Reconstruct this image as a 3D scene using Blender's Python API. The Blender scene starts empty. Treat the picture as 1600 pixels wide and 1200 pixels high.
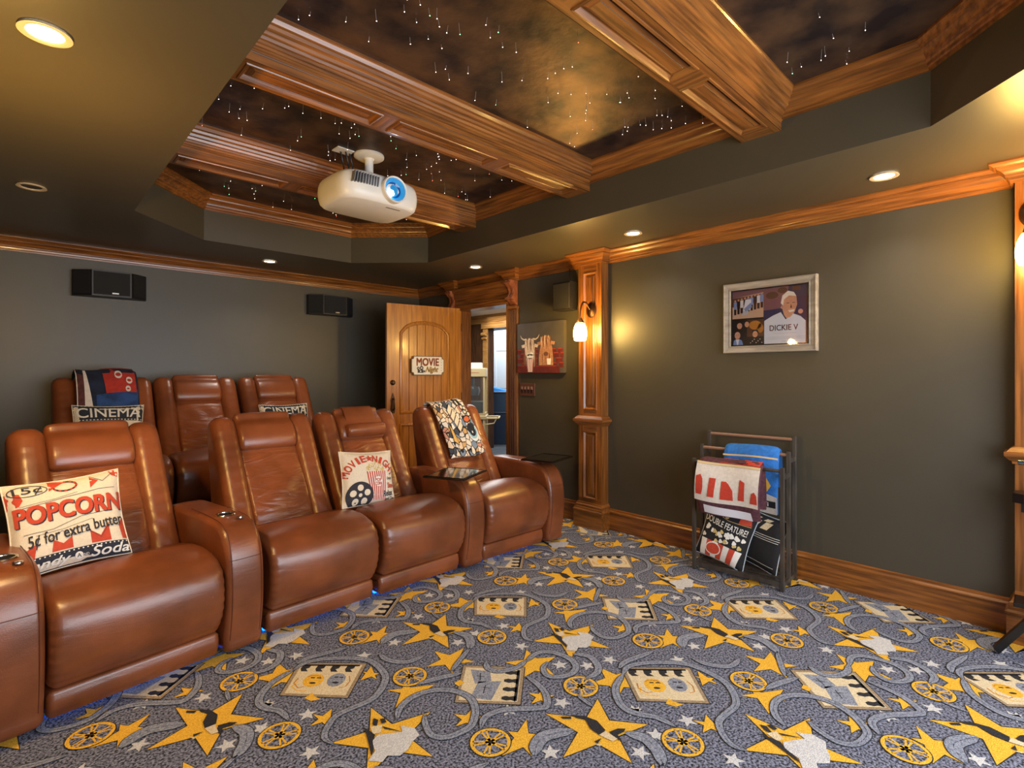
import bpy, bmesh, math, random
from mathutils import Vector, Matrix
from mathutils.geometry import tessellate_polygon
R = math.radians; PI = math.pi
SC = bpy.context.scene; COL = SC.collection
random.seed(7)

# ------------------------------------------------------------------ camera, world, exposure, large lights
CAMH = 1.36; YAW = R(43.6); FPX = 816.0; HORIZ = 585.0
cam = bpy.data.objects.new('camera', bpy.data.cameras.new('camera')); COL.objects.link(cam)
cam.location = (0, 0, CAMH); cam.rotation_euler = (R(90), 0, -YAW)
cam.data.sensor_width = 36; cam.data.lens = FPX/1600*36; cam.data.shift_y = -15/1600
cam.data.clip_start = .02; SC.camera = cam
SC.view_settings.view_transform = 'Standard'; SC.view_settings.look = 'None'
SC.view_settings.gamma = 1; SC.view_settings.exposure = 0.55; SC.view_settings.use_curve_mapping = False
w = bpy.data.worlds.new('world'); SC.world = w; w.use_nodes = True
w.node_tree.nodes['Background'].inputs[0].default_value = (.8, .87, 1, 1)
w.node_tree.nodes['Background'].inputs[1].default_value = .3
def light(name, kind, loc, energy, color, rot=(0, 0, 0), parent=None, **kw):
    d = bpy.data.lights.new(name, kind); d.energy = energy; d.color = color
    for k, v in kw.items(): setattr(d, k, v)
    o = bpy.data.objects.new(name, d); COL.objects.link(o); o.location = loc; o.rotation_euler = rot
    if parent: o.parent = parent
    return o
# cool fill lamp added at the unseen front wall; no screen is built
light('front_fill_light', 'AREA', (1.73, -1.06, 1.35), 100, (.86, .92, 1), rot=(R(90), 0, 0), shape='RECTANGLE', size=3.0, size_y=1.7)
# daylight in the hall beyond the doorway
light('hall_light', 'AREA', (5.2, 6.2, 2.4), 60, (1, .97, .92), shape='RECTANGLE', size=2.0, size_y=2.0)
light('far_room_light', 'AREA', (7.6, 8.3, 2.4), 60, (.86, .94, 1), shape='RECTANGLE', size=1.8, size_y=2.6)

# ------------------------------------------------------------------ helpers
XL, XR, YF, YB, ZS, ZT = -.33, 3.79, -1.12, 5.72, 2.44, 2.80
sa, ca = math.sin(YAW), math.cos(YAW)
def onz(px, py, z=0.0):          # a reading of the photograph turned into a point on a level plane
    d = FPX*(CAMH-z)/(py-HORIZ); l = (px-800)/FPX*d
    return d*sa+l*ca, d*ca-l*sa
def srgb(h):
    h = h.lstrip('#'); c = [int(h[i:i+2], 16)/255 for i in (0, 2, 4)]
    return tuple(x/12.92 if x <= .04045 else ((x+.055)/1.055)**2.4 for x in c)
MATS = {}
def mat(name, color, rough=.6, metal=0, noise=0, nscale=20, bump=0, bscale=60, coat=0, emit=None, estr=0, stretch=None, color2=None, spec=None, trans=0, alpha=1, sheen=0, detail=3):
    if name in MATS: return MATS[name]
    m = bpy.data.materials.new(name); m.use_nodes = True; nt = m.node_tree; b = nt.nodes['Principled BSDF']
    col = srgb(color) if isinstance(color, str) else color
    b.inputs['Base Color'].default_value = (*col, 1); b.inputs['Roughness'].default_value = rough
    b.inputs['Metallic'].default_value = metal; b.inputs['Coat Weight'].default_value = coat; b.inputs['Coat Roughness'].default_value = .12
    b.inputs['Transmission Weight'].default_value = trans; b.inputs['Alpha'].default_value = alpha
    b.inputs['Sheen Weight'].default_value = sheen
    if spec is not None: b.inputs['Specular IOR Level'].default_value = spec
    if emit: b.inputs['Emission Color'].default_value = (*(srgb(emit) if isinstance(emit, str) else emit), 1); b.inputs['Emission Strength'].default_value = estr
    if noise or color2 or bump:
        tc = nt.nodes.new('ShaderNodeTexCoord'); mp = nt.nodes.new('ShaderNodeMapping'); nt.links.new(tc.outputs['Object'], mp.inputs[0])
        if stretch: mp.inputs['Scale'].default_value = stretch
    if noise or color2:
        n = nt.nodes.new('ShaderNodeTexNoise'); n.inputs['Scale'].default_value = nscale; n.inputs['Detail'].default_value = detail
        nt.links.new(mp.outputs[0], n.inputs[0])
        r = nt.nodes.new('ShaderNodeValToRGB'); nt.links.new(n.outputs[0], r.inputs[0]); nt.links.new(r.outputs[0], b.inputs['Base Color'])
        c2 = (srgb(color2) if isinstance(color2, str) else color2) if color2 else tuple(x*(1-noise) for x in col)
        r.color_ramp.elements[0].position = .36; r.color_ramp.elements[1].position = .64
        r.color_ramp.elements[0].color = (*c2, 1); r.color_ramp.elements[1].color = (*col, 1)
    if bump:
        n2 = nt.nodes.new('ShaderNodeTexNoise'); n2.inputs['Scale'].default_value = bscale; n2.inputs['Detail'].default_value = 4
        nt.links.new(mp.outputs[0], n2.inputs[0])
        bp = nt.nodes.new('ShaderNodeBump'); bp.inputs['Strength'].default_value = bump; bp.inputs['Distance'].default_value = .01
        nt.links.new(n2.outputs[0], bp.inputs['Height']); nt.links.new(bp.outputs[0], b.inputs['Normal'])
    MATS[name] = m; return m
def wood(name, axis, c1, c2, rough=.32):
    s = [14, 14, 14]; s[axis] = .8
    m = mat(name, c1, rough, color2=c2, nscale=4, stretch=tuple(s), bump=.05, bscale=12, detail=8)
    m.node_tree.nodes['Principled BSDF'].inputs['Coat Weight'].default_value = .25
    return m
WC = ('#955B26', '#633A17')
WX, WY, WZ = (wood('cherry_grain_'+'xyz'[i], i, *WC) for i in range(3))
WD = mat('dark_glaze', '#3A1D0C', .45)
DOORW = wood('door_pine', 2, '#BC7820', '#985A14', .3)
PAINT = mat('wall_paint', '#464136', .42, noise=.08, nscale=2.5, bump=.03, bscale=250)
CPAINT = mat('ceiling_paint', '#4C4536', .38, noise=.06, nscale=2, bump=.03, bscale=250)
BLACK = mat('black_plastic', '#17171A', .4)
WHITE = mat('white_plastic', '#DDDAD2', .35)
METAL = mat('chrome', '#D9D6D0', .15, metal=1)
BRONZE = mat('dark_bronze', '#4A3323', .35, metal=.9)

def M4(loc=(0, 0, 0), rz=0, rx=0, ry=0):
    return Matrix.Translation(loc) @ Matrix.Rotation(rz, 4, 'Z') @ Matrix.Rotation(ry, 4, 'Y') @ Matrix.Rotation(rx, 4, 'X')
def cr(pts, n, closed=True):      # resampled Catmull-Rom curve
    N = len(pts); segs = N if closed else N-1; out = []
    def P(i): return Vector(pts[i % N]) if closed else Vector(pts[max(0, min(N-1, i))])
    raw = []
    for i in range(segs):
        a, b, c, d = P(i-1), P(i), P(i+1), P(i+2)
        for k in range(16):
            t = k/16
            raw.append(.5*((2*b)+(c-a)*t+(2*a-5*b+4*c-d)*t*t+(3*b-a-3*c+d)*t**3))
    raw.append(P(0) if closed else P(N-1))
    L = [0]
    for i in range(1, len(raw)): L.append(L[-1]+(raw[i]-raw[i-1]).length)
    m = n if closed else n-1; j = 0
    for k in range(n):
        s = L[-1]*k/m
        while j < len(L)-2 and L[j+1] < s: j += 1
        t = (s-L[j])/max(1e-9, L[j+1]-L[j]); out.append(raw[j].lerp(raw[j+1], min(1, max(0, t))))
    return out
class MB:
    def __init__(s, m=None): s.v = []; s.f = []; s.m = []; s.mats = [m] if m else []; s.cur = 0
    def use(s, m):
        if m not in s.mats: s.mats.append(m)
        s.cur = s.mats.index(m); return s
    def add(s, vs, fs, M=None):
        o = len(s.v)
        s.v += [tuple(M @ Vector(p)) if M else tuple(p) for p in vs]
        s.f += [[o+i for i in f] for f in fs]; s.m += [s.cur]*len(fs); return s
    def box(s, a, b, M=None, bev=0, seg=2):
        if bev:
            bm = bmesh.new(); bmesh.ops.create_cube(bm, size=1)
            for v in bm.verts: v.co = Vector([(a[i]+b[i])/2+v.co[i]*(b[i]-a[i]) for i in range(3)])
            bmesh.ops.bevel(bm, geom=bm.edges[:], offset=bev, segments=seg, affect='EDGES', profile=.5)
            return s.addbm(bm, M)
        x0, y0, z0 = a; x1, y1, z1 = b
        return s.add([(x0,y0,z0),(x1,y0,z0),(x1,y1,z0),(x0,y1,z0),(x0,y0,z1),(x1,y0,z1),(x1,y1,z1),(x0,y1,z1)],
                     [(0,3,2,1),(4,5,6,7),(0,1,5,4),(1,2,6,5),(2,3,7,6),(3,0,4,7)], M)
    def addbm(s, bm, M=None):
        bm.verts.ensure_lookup_table(); bm.verts.index_update()
        s.add([v.co.copy() for v in bm.verts], [[v.index for v in f.verts] for f in bm.faces], M); bm.free(); return s
    def tube(s, pts, r, n=10, M=None, caps=True):
        pts = [Vector(p) for p in pts]; rs = r if isinstance(r, (list, tuple)) else [r]*len(pts); vs = []; up = None
        for i, p in enumerate(pts):
            t = (pts[min(i+1, len(pts)-1)]-pts[max(i-1, 0)]).normalized()
            if up is None: up = t.orthogonal().normalized()
            up = (up-t*up.dot(t)).normalized(); q = t.cross(up)
            vs += [p+(up*math.cos(2*PI*k/n)+q*math.sin(2*PI*k/n))*rs[i] for k in range(n)]
        fs = [[i*n+k, i*n+(k+1) % n, (i+1)*n+(k+1) % n, (i+1)*n+k] for i in range(len(pts)-1) for k in range(n)]
        if caps: fs += [list(range(n))[::-1], [(len(pts)-1)*n+k for k in range(n)]]
        return s.add(vs, fs, M)
    def lathe(s, prof, n=24, M=None):    # (r,z) list about Z
        vs = []; fs = []
        for r, z in prof: vs += [(max(r, 1e-5)*math.cos(2*PI*k/n), max(r, 1e-5)*math.sin(2*PI*k/n), z) for k in range(n)]
        for i in range(len(prof)-1):
            fs += [[i*n+k, i*n+(k+1) % n, (i+1)*n+(k+1) % n, (i+1)*n+k] for k in range(n)]
        return s.add(vs, fs, M)
    def prism(s, poly, z0, z1, M=None):
        n = len(poly); vs = [(x, y, z0) for x, y in poly]+[(x, y, z1) for x, y in poly]
        t = tessellate_polygon([[Vector((x, y, 0)) for x, y in poly]])
        fs = [list(a)[::-1] for a in t]+[[i+n for i in a] for a in t]+[[i, (i+1) % n, n+(i+1) % n, n+i] for i in range(n)]
        return s.add(vs, fs, M)
    def mold(s, path, prof, closed=False, M=None, caps=True):   # path in XY, profile (offset to the left, z)
        P = [Vector((p[0], p[1])) for p in path]; n = len(P); vs = []
        for i in range(n):
            def nrm(a, b): d = (b-a).normalized(); return Vector((-d.y, d.x))
            if closed: n1, n2 = nrm(P[i-1], P[i]), nrm(P[i], P[(i+1) % n])
            else:
                n1 = nrm(P[i-1], P[i]) if i else nrm(P[0], P[1]); n2 = nrm(P[i], P[i+1]) if i < n-1 else n1
            mit = (n1+n2); mit = mit/max(.2, mit.dot(n1))
            vs += [(P[i].x+mit.x*o, P[i].y+mit.y*o, z) for o, z in prof]
        k = len(prof); fs = []
        for i in range(n if closed else n-1):
            j = (i+1) % n
            fs += [[i*k+q, j*k+q, j*k+q+1, i*k+q+1] for q in range(k-1)]
        if not closed and caps: fs += [list(range(k)), [(n-1)*k+q for q in range(k)][::-1]]
        return s.add(vs, fs, M)
    def puff(s, prof, x0, x1, r, n=90, ns=14, crown=0, M=None, fn=None, raw=False):  # YZ profile swept in X with rounded shoulders
        C = [Vector(p) for p in prof] if raw else cr(prof, n)
        n = len(C); area = sum(C[i].x*C[(i+1) % n].y-C[(i+1) % n].x*C[i].y for i in range(n))
        sg = 1 if area > 0 else -1; N = []
        for i in range(n):
            t = (C[(i+1) % n]-C[i-1]).normalized(); N.append(Vector((t.y, -t.x))*sg)
        st = [(x0+r*(1-math.cos(a)), r*(1-math.sin(a))) for a in [PI/2*k/6 for k in range(6)]]
        mid = [(x0+r+(x1-x0-2*r)*k/ns, 0) for k in range(ns+1)]
        st = st+mid+[(x0+x1-x, i) for x, i in st[::-1]]
        vs = []
        for x, ins in st:
            t = (x-x0)/(x1-x0); off = -ins+crown*(1-(2*t-1)**2)
            for i in range(n):
                p = C[i]+N[i]*off
                q = Vector((x, p.x, p.y))
                if fn: q = fn(q, Vector((0, N[i].x, N[i].y)))
                vs.append(q)
        m = len(st)
        fs = [[a*n+i, a*n+(i+1) % n, (a+1)*n+(i+1) % n, (a+1)*n+i] for a in range(m-1) for i in range(n)]
        fs += [list(range(n))[::-1], [(m-1)*n+i for i in range(n)]]
        return s.add(vs, fs, M)
    def decal(s, poly, fmap, g=.08, tris=None, verts=None):   # flat artwork cut into small cells and laid on a surface
        bm = bmesh.new()
        if tris is None:
            vs = [bm.verts.new((x, y, 0)) for x, y in poly]
            for t in tessellate_polygon([[Vector((x, y, 0)) for x, y in poly]]):
                try: bm.faces.new([vs[i] for i in t])
                except ValueError: pass
        else:
            vs = [bm.verts.new((x, y, 0)) for x, y in verts]
            for t in tris:
                try: bm.faces.new([vs[i] for i in t])
                except ValueError: pass
        if g:
            for ax in (0, 1):
                lo = min(v.co[ax] for v in bm.verts); hi = max(v.co[ax] for v in bm.verts)
                k = math.floor(lo/g)+1
                while k*g < hi-1e-5:
                    pn = [0, 0, 0]; pn[ax] = 1; co = [0, 0, 0]; co[ax] = k*g
                    bmesh.ops.bisect_plane(bm, geom=bm.verts[:]+bm.edges[:]+bm.faces[:], plane_co=co, plane_no=pn, dist=1e-6); k += 1
        bm.verts.index_update()
        s.add([fmap(v.co.x, v.co.y) for v in bm.verts], [[v.index for v in f.verts] for f in bm.faces]); bm.free(); return s
    def build(s, name, m=None, parent=None, smooth=False, loc=None, angle=35):
        me = bpy.data.meshes.new(name); me.from_pydata(s.v, [], s.f)
        for x in ([m] if m else s.mats): me.materials.append(x)
        if not m: me.polygons.foreach_set('material_index', s.m)
        bm = bmesh.new(); bm.from_mesh(me)
        if smooth: bmesh.ops.recalc_face_normals(bm, faces=bm.faces[:])
        bm.to_mesh(me); bm.free()
        if smooth:
            me.polygons.foreach_set('use_smooth', [True]*len(me.polygons))
            if angle: me.set_sharp_from_angle(angle=R(angle))
        me.update(); o = bpy.data.objects.new(name, me); COL.objects.link(o)
        if parent: o.parent = parent
        if loc: o.location = loc
        return o
def tag(o, label=None, cat=None, group=None, kind=None):
    if label: o['label'] = label
    if cat: o['category'] = cat
    if group: o['group'] = group
    if kind: o['kind'] = kind
    return o
def thing(name, label, cat, loc=(0, 0, 0), rz=0, group=None, kind=None, rx=0):
    o = bpy.data.objects.new(name, None); COL.objects.link(o); o.location = loc; o.rotation_euler = (rx, 0, rz); o.empty_display_size = .05
    return tag(o, label, cat, group, kind)
def struct(name, mb, m=None, smooth=False, label=None, cat=None): return tag(mb.build(name, m, smooth=smooth), label, cat, kind='structure')
_tc = {}
def text2d(txt, bold=0, shear=0):    # -> verts normalised to height of the string box, tris, width/height
    k = (txt, bold, shear)
    if k in _tc: return _tc[k]
    cu = bpy.data.curves.new('t', 'FONT'); cu.body = txt; cu.offset = bold; cu.shear = shear; cu.resolution_u = 4
    o = bpy.data.objects.new('t', cu); COL.objects.link(o); bpy.context.view_layer.update()
    me = o.evaluated_get(bpy.context.evaluated_depsgraph_get()).to_mesh()
    vs = [(v.co.x, v.co.y) for v in me.vertices]; fs = [list(p.vertices) for p in me.polygons]
    bpy.data.objects.remove(o); bpy.data.curves.remove(cu)
    x0 = min(v[0] for v in vs); x1 = max(v[0] for v in vs); y0 = min(v[1] for v in vs); y1 = max(v[1] for v in vs)
    out = ([((x-x0)/(x1-x0), (y-y0)/(y1-y0)) for x, y in vs], fs); _tc[k] = out; return out
def put_text(mb, m, txt, box, fmap, bold=.02, shear=0, g=.1, bend=0, rot=0):   # box = u0,v0,u1,v1
    if bold:
        k_ = min(bold, .05)*(box[3]-box[1])*.9
        for du, dv in ((-k_, -k_), (k_, -k_), (-k_, k_), (k_, k_), (0, 0)): put_text(mb, m, txt, (box[0]+du, box[1]+dv, box[2]+du, box[3]+dv), fmap, 0, shear, g, bend, rot)
        return
    vs, fs = text2d(txt, bold, shear); u0, v0, u1, v1 = box; out = []
    for x, y in vs:
        u = u0+(u1-u0)*x; v = v0+(v1-v0)*y+bend*(1-(2*x-1)**2)
        if rot: cx, cy = (u0+u1)/2, (v0+v1)/2; u, v = cx+(u-cx)*math.cos(rot)-(v-cy)*math.sin(rot), cy+(u-cx)*math.sin(rot)+(v-cy)*math.cos(rot)
        out.append((u, v))
    mb.use(m).decal(None, fmap, g, tris=fs, verts=out)
def stroke(pts, wd):       # polygon strip from a polyline; returns list of quads
    P = [Vector(p) for p in pts]; n = len(P); L = []; Rr = []
    for i in range(n):
        d = (P[min(i+1, n-1)]-P[max(i-1, 0)]); d = d.normalized() if d.length > 1e-9 else Vector((1, 0)); q = Vector((-d.y, d.x))*((wd[i] if isinstance(wd, list) else wd)/2)
        L.append(P[i]+q); Rr.append(P[i]-q)
    return [[tuple(L[i]), tuple(Rr[i]), tuple(Rr[i+1]), tuple(L[i+1])] for i in range(n-1)]
def disc(cx, cy, rx, ry=None, n=20, a0=0, a1=2*PI): 
    ry = ry or rx; return [(cx+rx*math.cos(a0+(a1-a0)*k/n), cy+ry*math.sin(a0+(a1-a0)*k/n)) for k in range(n if a1-a0 > 6.2 else n+1)]
def star5(cx, cy, r, rot=PI/2, k=.42): return [(cx+(r if i % 2 == 0 else r*k)*math.cos(rot+i*PI/5), cy+(r if i % 2 == 0 else r*k)*math.sin(rot+i*PI/5)) for i in range(10)]
def flat(mb, m, polys, fmap, g=0):
    mb.use(m)
    for p in polys: mb.decal(p, fmap, g)

# ------------------------------------------------------------------ room shell
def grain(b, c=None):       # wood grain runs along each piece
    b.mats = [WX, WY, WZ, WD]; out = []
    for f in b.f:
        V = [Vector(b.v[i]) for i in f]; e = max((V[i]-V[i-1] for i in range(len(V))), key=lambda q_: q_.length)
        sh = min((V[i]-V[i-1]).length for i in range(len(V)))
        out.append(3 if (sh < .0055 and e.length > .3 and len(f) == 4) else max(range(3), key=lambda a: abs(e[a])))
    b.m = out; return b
def slab(a, b): return MB().box(a, b)
T = .14
# right wall with its doorway (Y 4.03-4.87, height 2.11)
DY0, DY1, DZ = 4.03, 4.87, 2.11
b = MB(); b.box((XR, YF-T, 0), (XR+T, DY0, ZT+.1)); b.box((XR, DY1, 0), (XR+T, YB+T, ZT+.1)); b.box((XR, DY0, DZ), (XR+T, DY1, ZT+.1))
struct('wall_right', b, PAINT)
struct('wall_back', slab((XL-T, YB, 0), (XR, YB+T, ZT+.1)), PAINT)
struct('wall_left', slab((XL-T, YF-T, 0), (XL, YB, ZT+.1)), PAINT)
struct('wall_front', slab((XL, YF-T, 0), (XR, YF, ZT+.1)), PAINT)
struct('trim_90', MB().box((XL, 4.34, .0), (2.45, YB, .25)), mat('riser_carpet', '#3A3C48', .95, noise=.4, nscale=200))   # raised platform under the rear seats
# soffit with the eight-sided opening
TX0, TX1, TY0, TY1, CH = .57, 2.89, -.14, 4.74, .53
octo = [(TX0+CH, TY0), (TX1-CH, TY0), (TX1, TY0+CH), (TX1, TY1-CH), (TX1-CH, TY1), (TX0+CH, TY1), (TX0, TY1-CH), (TX0, TY0+CH)]
b = MB(CPAINT)
vs = [(x, y, ZS) for x, y in octo]+[(XL, YF, ZS), (XR, YF, ZS), (XR, YB, ZS), (XL, YB, ZS)]
b.add(vs, [(8, 9, 1, 0), (9, 2, 1), (9, 10, 3, 2), (10, 4, 3), (10, 11, 5, 4), (11, 6, 5), (11, 8, 7, 6), (8, 0, 7)])
b.add([(x, y, z) for z in (ZS, ZT+.05) for x, y in octo], [[i, (i+1) % 8, 8+(i+1) % 8, 8+i] for i in range(8)])
STARP = mat('night_sky_paint', '#6B523E', .45, metal=.65, color2='#352C2C', nscale=5, bump=.3, bscale=16, detail=8)
b.use(STARP).box((TX0-.02, TY0-.02, ZT), (TX1+.02, TY1+.02, ZT+.04))
struct('ceiling', b)
CROWN = [(0, -.105), (.012, -.105), (.013, -.094), (.02, -.09), (.022, -.078), (.03, -.072), (.032, -.062), (.045, -.045), (.06, -.036), (.063, -.028), (.072, -.026), (.082, -.014), (.09, -.01), (.09, -.0005)]
def crown(z, k=1, ko=1): return [(o*ko, z+h*k) for o, h in CROWN]
# tray crown moulding (inside of the octagon)
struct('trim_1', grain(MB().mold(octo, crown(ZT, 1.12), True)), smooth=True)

def pilaster_path(y0, y1, xw, s, e): return [(xw, y0), (xw-s*e, y0), (xw-s*e, y1), (xw, y1)]
PIL = [(2.75, 3.0), (-.09, .16)]; PE = .10
# wall crown right, stepping out around the pilasters and door casings
pr = []
for y0, y1, e in [(-.09, .16, PE), (2.75, 3.0, PE), (3.88, 4.0, .055), (4.9, 5.02, .055)]: pr += pilaster_path(y0-.005, y1+.005, XR, 1, e)
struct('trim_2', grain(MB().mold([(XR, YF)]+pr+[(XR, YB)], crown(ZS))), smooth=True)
struct('trim_3', MB().mold([(XR, YB), (XL, YB)], crown(ZS)), WX, True)
pl = []
for y0, y1, e in [(2.38, 2.63, .04), (-.09, .16, .04)]: pl += [(XL, y1), (XL+e, y1), (XL+e, y0), (XL, y0)]
struct('trim_4', MB().mold([(XL, YB)]+pl+[(XL, YF)], crown(ZS)), WY, True)
struct('trim_5', MB().mold([(XL, YF), (XR, YF)], crown(ZS)), WX, True)
BASE = [(0, 0), (.018, 0), (.018, .145), (.024, .15), (.024, .158), (.014, .168), (.012, .18), (0, .185)]
pb = []
for y0, y1 in [(-.09, .16), (2.75, 3.0)]: pb += [(XR, y0-.012), (XR-PE-.02, y0-.012), (XR-PE-.02, y1+.012), (XR, y1+.012)]
struct('baseboard_right', MB().mold([(XR, YF)]+pb+[(XR, 3.88)], BASE).mold([(XR, 5.0), (XR, YB)], BASE), WY)
struct('baseboard_back', MB().mold([(XR, YB), (2.45, YB)], BASE), WX)
struct('baseboard_left', MB().mold([(XL, 4.34), (XL, YF)], BASE), WY)
struct('baseboard_front', MB().mold([(XL, YF), (XR, YF)], BASE), WX)

# ---- raised panel face: M maps local (x right, y up, z out) ; holes = list of rects
def panel_face(b, M, W, H, holes, t=.014, vertical=True):
    b.box((0, 0, -.002), (W, H, 0), M)
    xs = sorted({0, W, *[h[0] for h in holes], *[h[2] for h in holes]}); ys = sorted({0, H, *[h[1] for h in holes], *[h[3] for h in holes]})
    for i in range(len(xs)-1):
        for j in range(len(ys)-1):
            cx, cy = (xs[i]+xs[i+1])/2, (ys[j]+ys[j+1])/2
            if not any(h[0] < cx < h[2] and h[1] < cy < h[3] for h in holes):
                b.box((xs[i], ys[j], 0), (xs[i+1], ys[j+1], t), M)
    for x0, y0, x1, y1 in holes:
        P = [(x0, y0), (x1, y0), (x1, y1), (x0, y1)]
        k = min(1, min(x1-x0, y1-y0)/.13)
        b.mold(P, [(-.006*k, t), (-.004*k, t+.005), (.004*k, t+.006), (.009*k, t-.001), (.016*k, .002), (.022*k, .001), (.024*k, .004), (.04*k, .010), (.042*k, .012)], True, M)
        q = .042*k; b.add([(x0+q, y0+q, .012), (x1-q, y0+q, .012), (x1-q, y1-q, .012), (x0+q, y1-q, .012)], [(0, 1, 2, 3)], M)
# beams across the tray
BZ = 2.63
for i, yc in enumerate((1.105, 2.355, 3.59)):
    b = MB(WX); hw = .10
    b.box((TX0-.01, yc-hw+.003, BZ+.016), (TX1+.01, yc+hw-.003, ZT))
    side = [(.0, BZ-.001), (.003, BZ-.001), (.003, BZ+.035), (.004, BZ+.037), (.004, BZ+.047), (.010, BZ+.05), (.010, BZ+.058), (.016, BZ+.06), (.017, BZ+.07), (.024, BZ+.073), (.026, BZ+.083), (.034, BZ+.086), (.038, BZ+.098),
            (.048, BZ+.102), (.052, BZ+.115), (.064, BZ+.122), (.068, BZ+.135), (.078, BZ+.14), (.086, BZ+.155), (.092, BZ+.16), (.092, ZT)]
    b.mold([(TX1+.005, yc+hw), (TX0-.005, yc+hw)][::-1], side, caps=False); b.mold([(TX1+.005, yc-hw), (TX0-.005, yc-hw)], side, caps=False)
    L = TX1-TX0
    M = Matrix(((1, 0, 0, TX0), (0, -1, 0, yc+hw), (0, 0, -1, BZ+.0142), (0, 0, 0, 1)))
    hs = [(x0, .035, x1, .165) for x0, x1 in [(.12, .735), (.835, 1.485), (1.585, 2.22)]]
    panel_face(b, M, L, .2, hs)
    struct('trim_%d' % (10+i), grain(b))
# pilasters
def pilaster(idx, xw, s, y0, y1):
    b = MB(WZ); e = PE if s > 0 else .04; x = xw-s*e
    def bx(xa, xb, ya, yb, za, zb, bev=0): b.box((min(xa, xb), ya, za), (max(xa, xb), yb, zb), bev=bev)
    bx(xw, x+s*.014, y0, y1, 0, ZS-.09)
    W = y1-y0
    M = Matrix(((0, 0, -s, x+s*.014), (s*-1, 0, 0, y1 if s > 0 else y0), (0, 1, 0, 0), (0, 0, 0, 1)))
    M2 = M @ Matrix.Translation((0, .21, 0)); panel_face(b, M2, W, .7, [(.055, .05, W-.055, .64)])
    M3 = M @ Matrix.Translation((0, .98, 0)); panel_face(b, M3, W, 1.36, [(.055, .07, W-.055, 1.28)])
    # mid band
    path = [(xw, y0-.001), (x, y0-.001), (x, y1+.001), (xw, y1+.001)]
    if s < 0: path = path[::-1]
    band = [(0, .905), (.008, .905), (.01, .918), (.022, .925), (.034, .94), (.038, .945), (.038, .965), (.028, .968), (.014, .985), (.004, .992), (0, .992)]
    b.mold(path, band)
    b.mold(path, [(0, 0), (.02, 0), (.02, .2), (.012, .208), (.008, .222), (0, .226)])
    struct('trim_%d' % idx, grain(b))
pilaster(20, XR, 1, 2.75, 3.0); pilaster(21, XR, 1, -.09, .16)
pilaster(22, XL, -1, 2.38, 2.63); pilaster(23, XL, -1, -.09, .16)

# ------------------------------------------------------------------ doorway, casing with corbels, door leaf
b = MB(WZ)
for y0, y1 in ((3.88, 4.0), (4.9, 5.02)):
    b.box((XR-.03, y0, 0), (XR, y1, 2.07), bev=.004)
    for k in range(3): b.box((XR-.038, y0+.022+k*.03, .25), (XR-.028, y0+.038+k*.03, 2.03), bev=.004)
    b.box((XR-.045, y0-.006, 0), (XR, y1+.006, .22), bev=.004)
    b.box((XR-.05, y0-.008, 2.045), (XR, y1+.008, 2.075), bev=.006)
# jamb lining
b.box((XR-.03, DY0-.03, 0), (XR+T+.02, DY0+.008, DZ)); b.box((XR-.002, DY1-.012, 0), (XR+T+.02, DY1+.03, DZ)); b.box((XR-.03, DY0-.03, DZ-.008), (XR+T+.02, DY1+.03, DZ+.03))
b.box((XR-.004, DY1, 0), (XR, 4.9, DZ))
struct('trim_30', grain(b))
b = MB(WY)      # header between the corbels
b.box((XR-.03, 4.0, 2.10), (XR, 4.9, 2.345)); b.mold([(XR-.03, 4.0), (XR-.03, 4.9)], [(0, 2.10), (.008, 2.10), (.008, 2.135), (.014, 2.14), (.016, 2.155), (.006, 2.16), (.006, 2.21), (.012, 2.215), (.014, 2.235), (.022, 2.24), (.026, 2.26), (.03, 2.29), (.05, 2.31), (.055, 2.33), (.055, 2.345), (0, 2.345)])
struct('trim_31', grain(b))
for n_, (y0, y1) in enumerate(((3.895, 3.985), (4.915, 5.005))):
    b = MB(mat('carved_cherry', '#A0603C', .4, color2='#7A4126', nscale=9, bump=.4, bscale=45))
    S = [(0, 2.335), (.11, 2.335), (.115, 2.31), (.105, 2.285), (.075, 2.265), (.06, 2.235), (.062, 2.2), (.08, 2.175), (.085, 2.15), (.07, 2.12), (.045, 2.105), (.03, 2.09), (0, 2.08)]
    M = Matrix(((0, 0, 0, 0), (0, 0, 0, 0), (0, 0, 0, 0), (0, 0, 0, 1)))
    n = 40; C = [(XR-o, z) for o, z in S]
    def pf(yy, k): return [(XR-(XR-x)*k, yy, z) for x, z in C]
    vs = pf(y0, .86)+pf(y0+.012, 1)+pf((y0+y1)/2-.012, 1)+pf((y0+y1)/2, .93)+pf((y0+y1)/2+.012, 1)+pf(y1-.012, 1)+pf(y1, .86); k = len(C)
    fs = [[a*k+i, a*k+(i+1) % k, (a+1)*k+(i+1) % k, (a+1)*k+i] for a in range(6) for i in range(k)]+[list(range(k)), [6*k+i for i in range(k)]]
    b.add(vs, fs)
    for zz, oo, rr in ((2.15, .085, .016), (2.31, .112, .014)): b.tube([(XR-oo+.008, y0-.006, zz), (XR-oo+.008, y1+.006, zz)], rr, 12)
    struct('trim_%d' % (32+n_), b, smooth=True)
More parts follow.
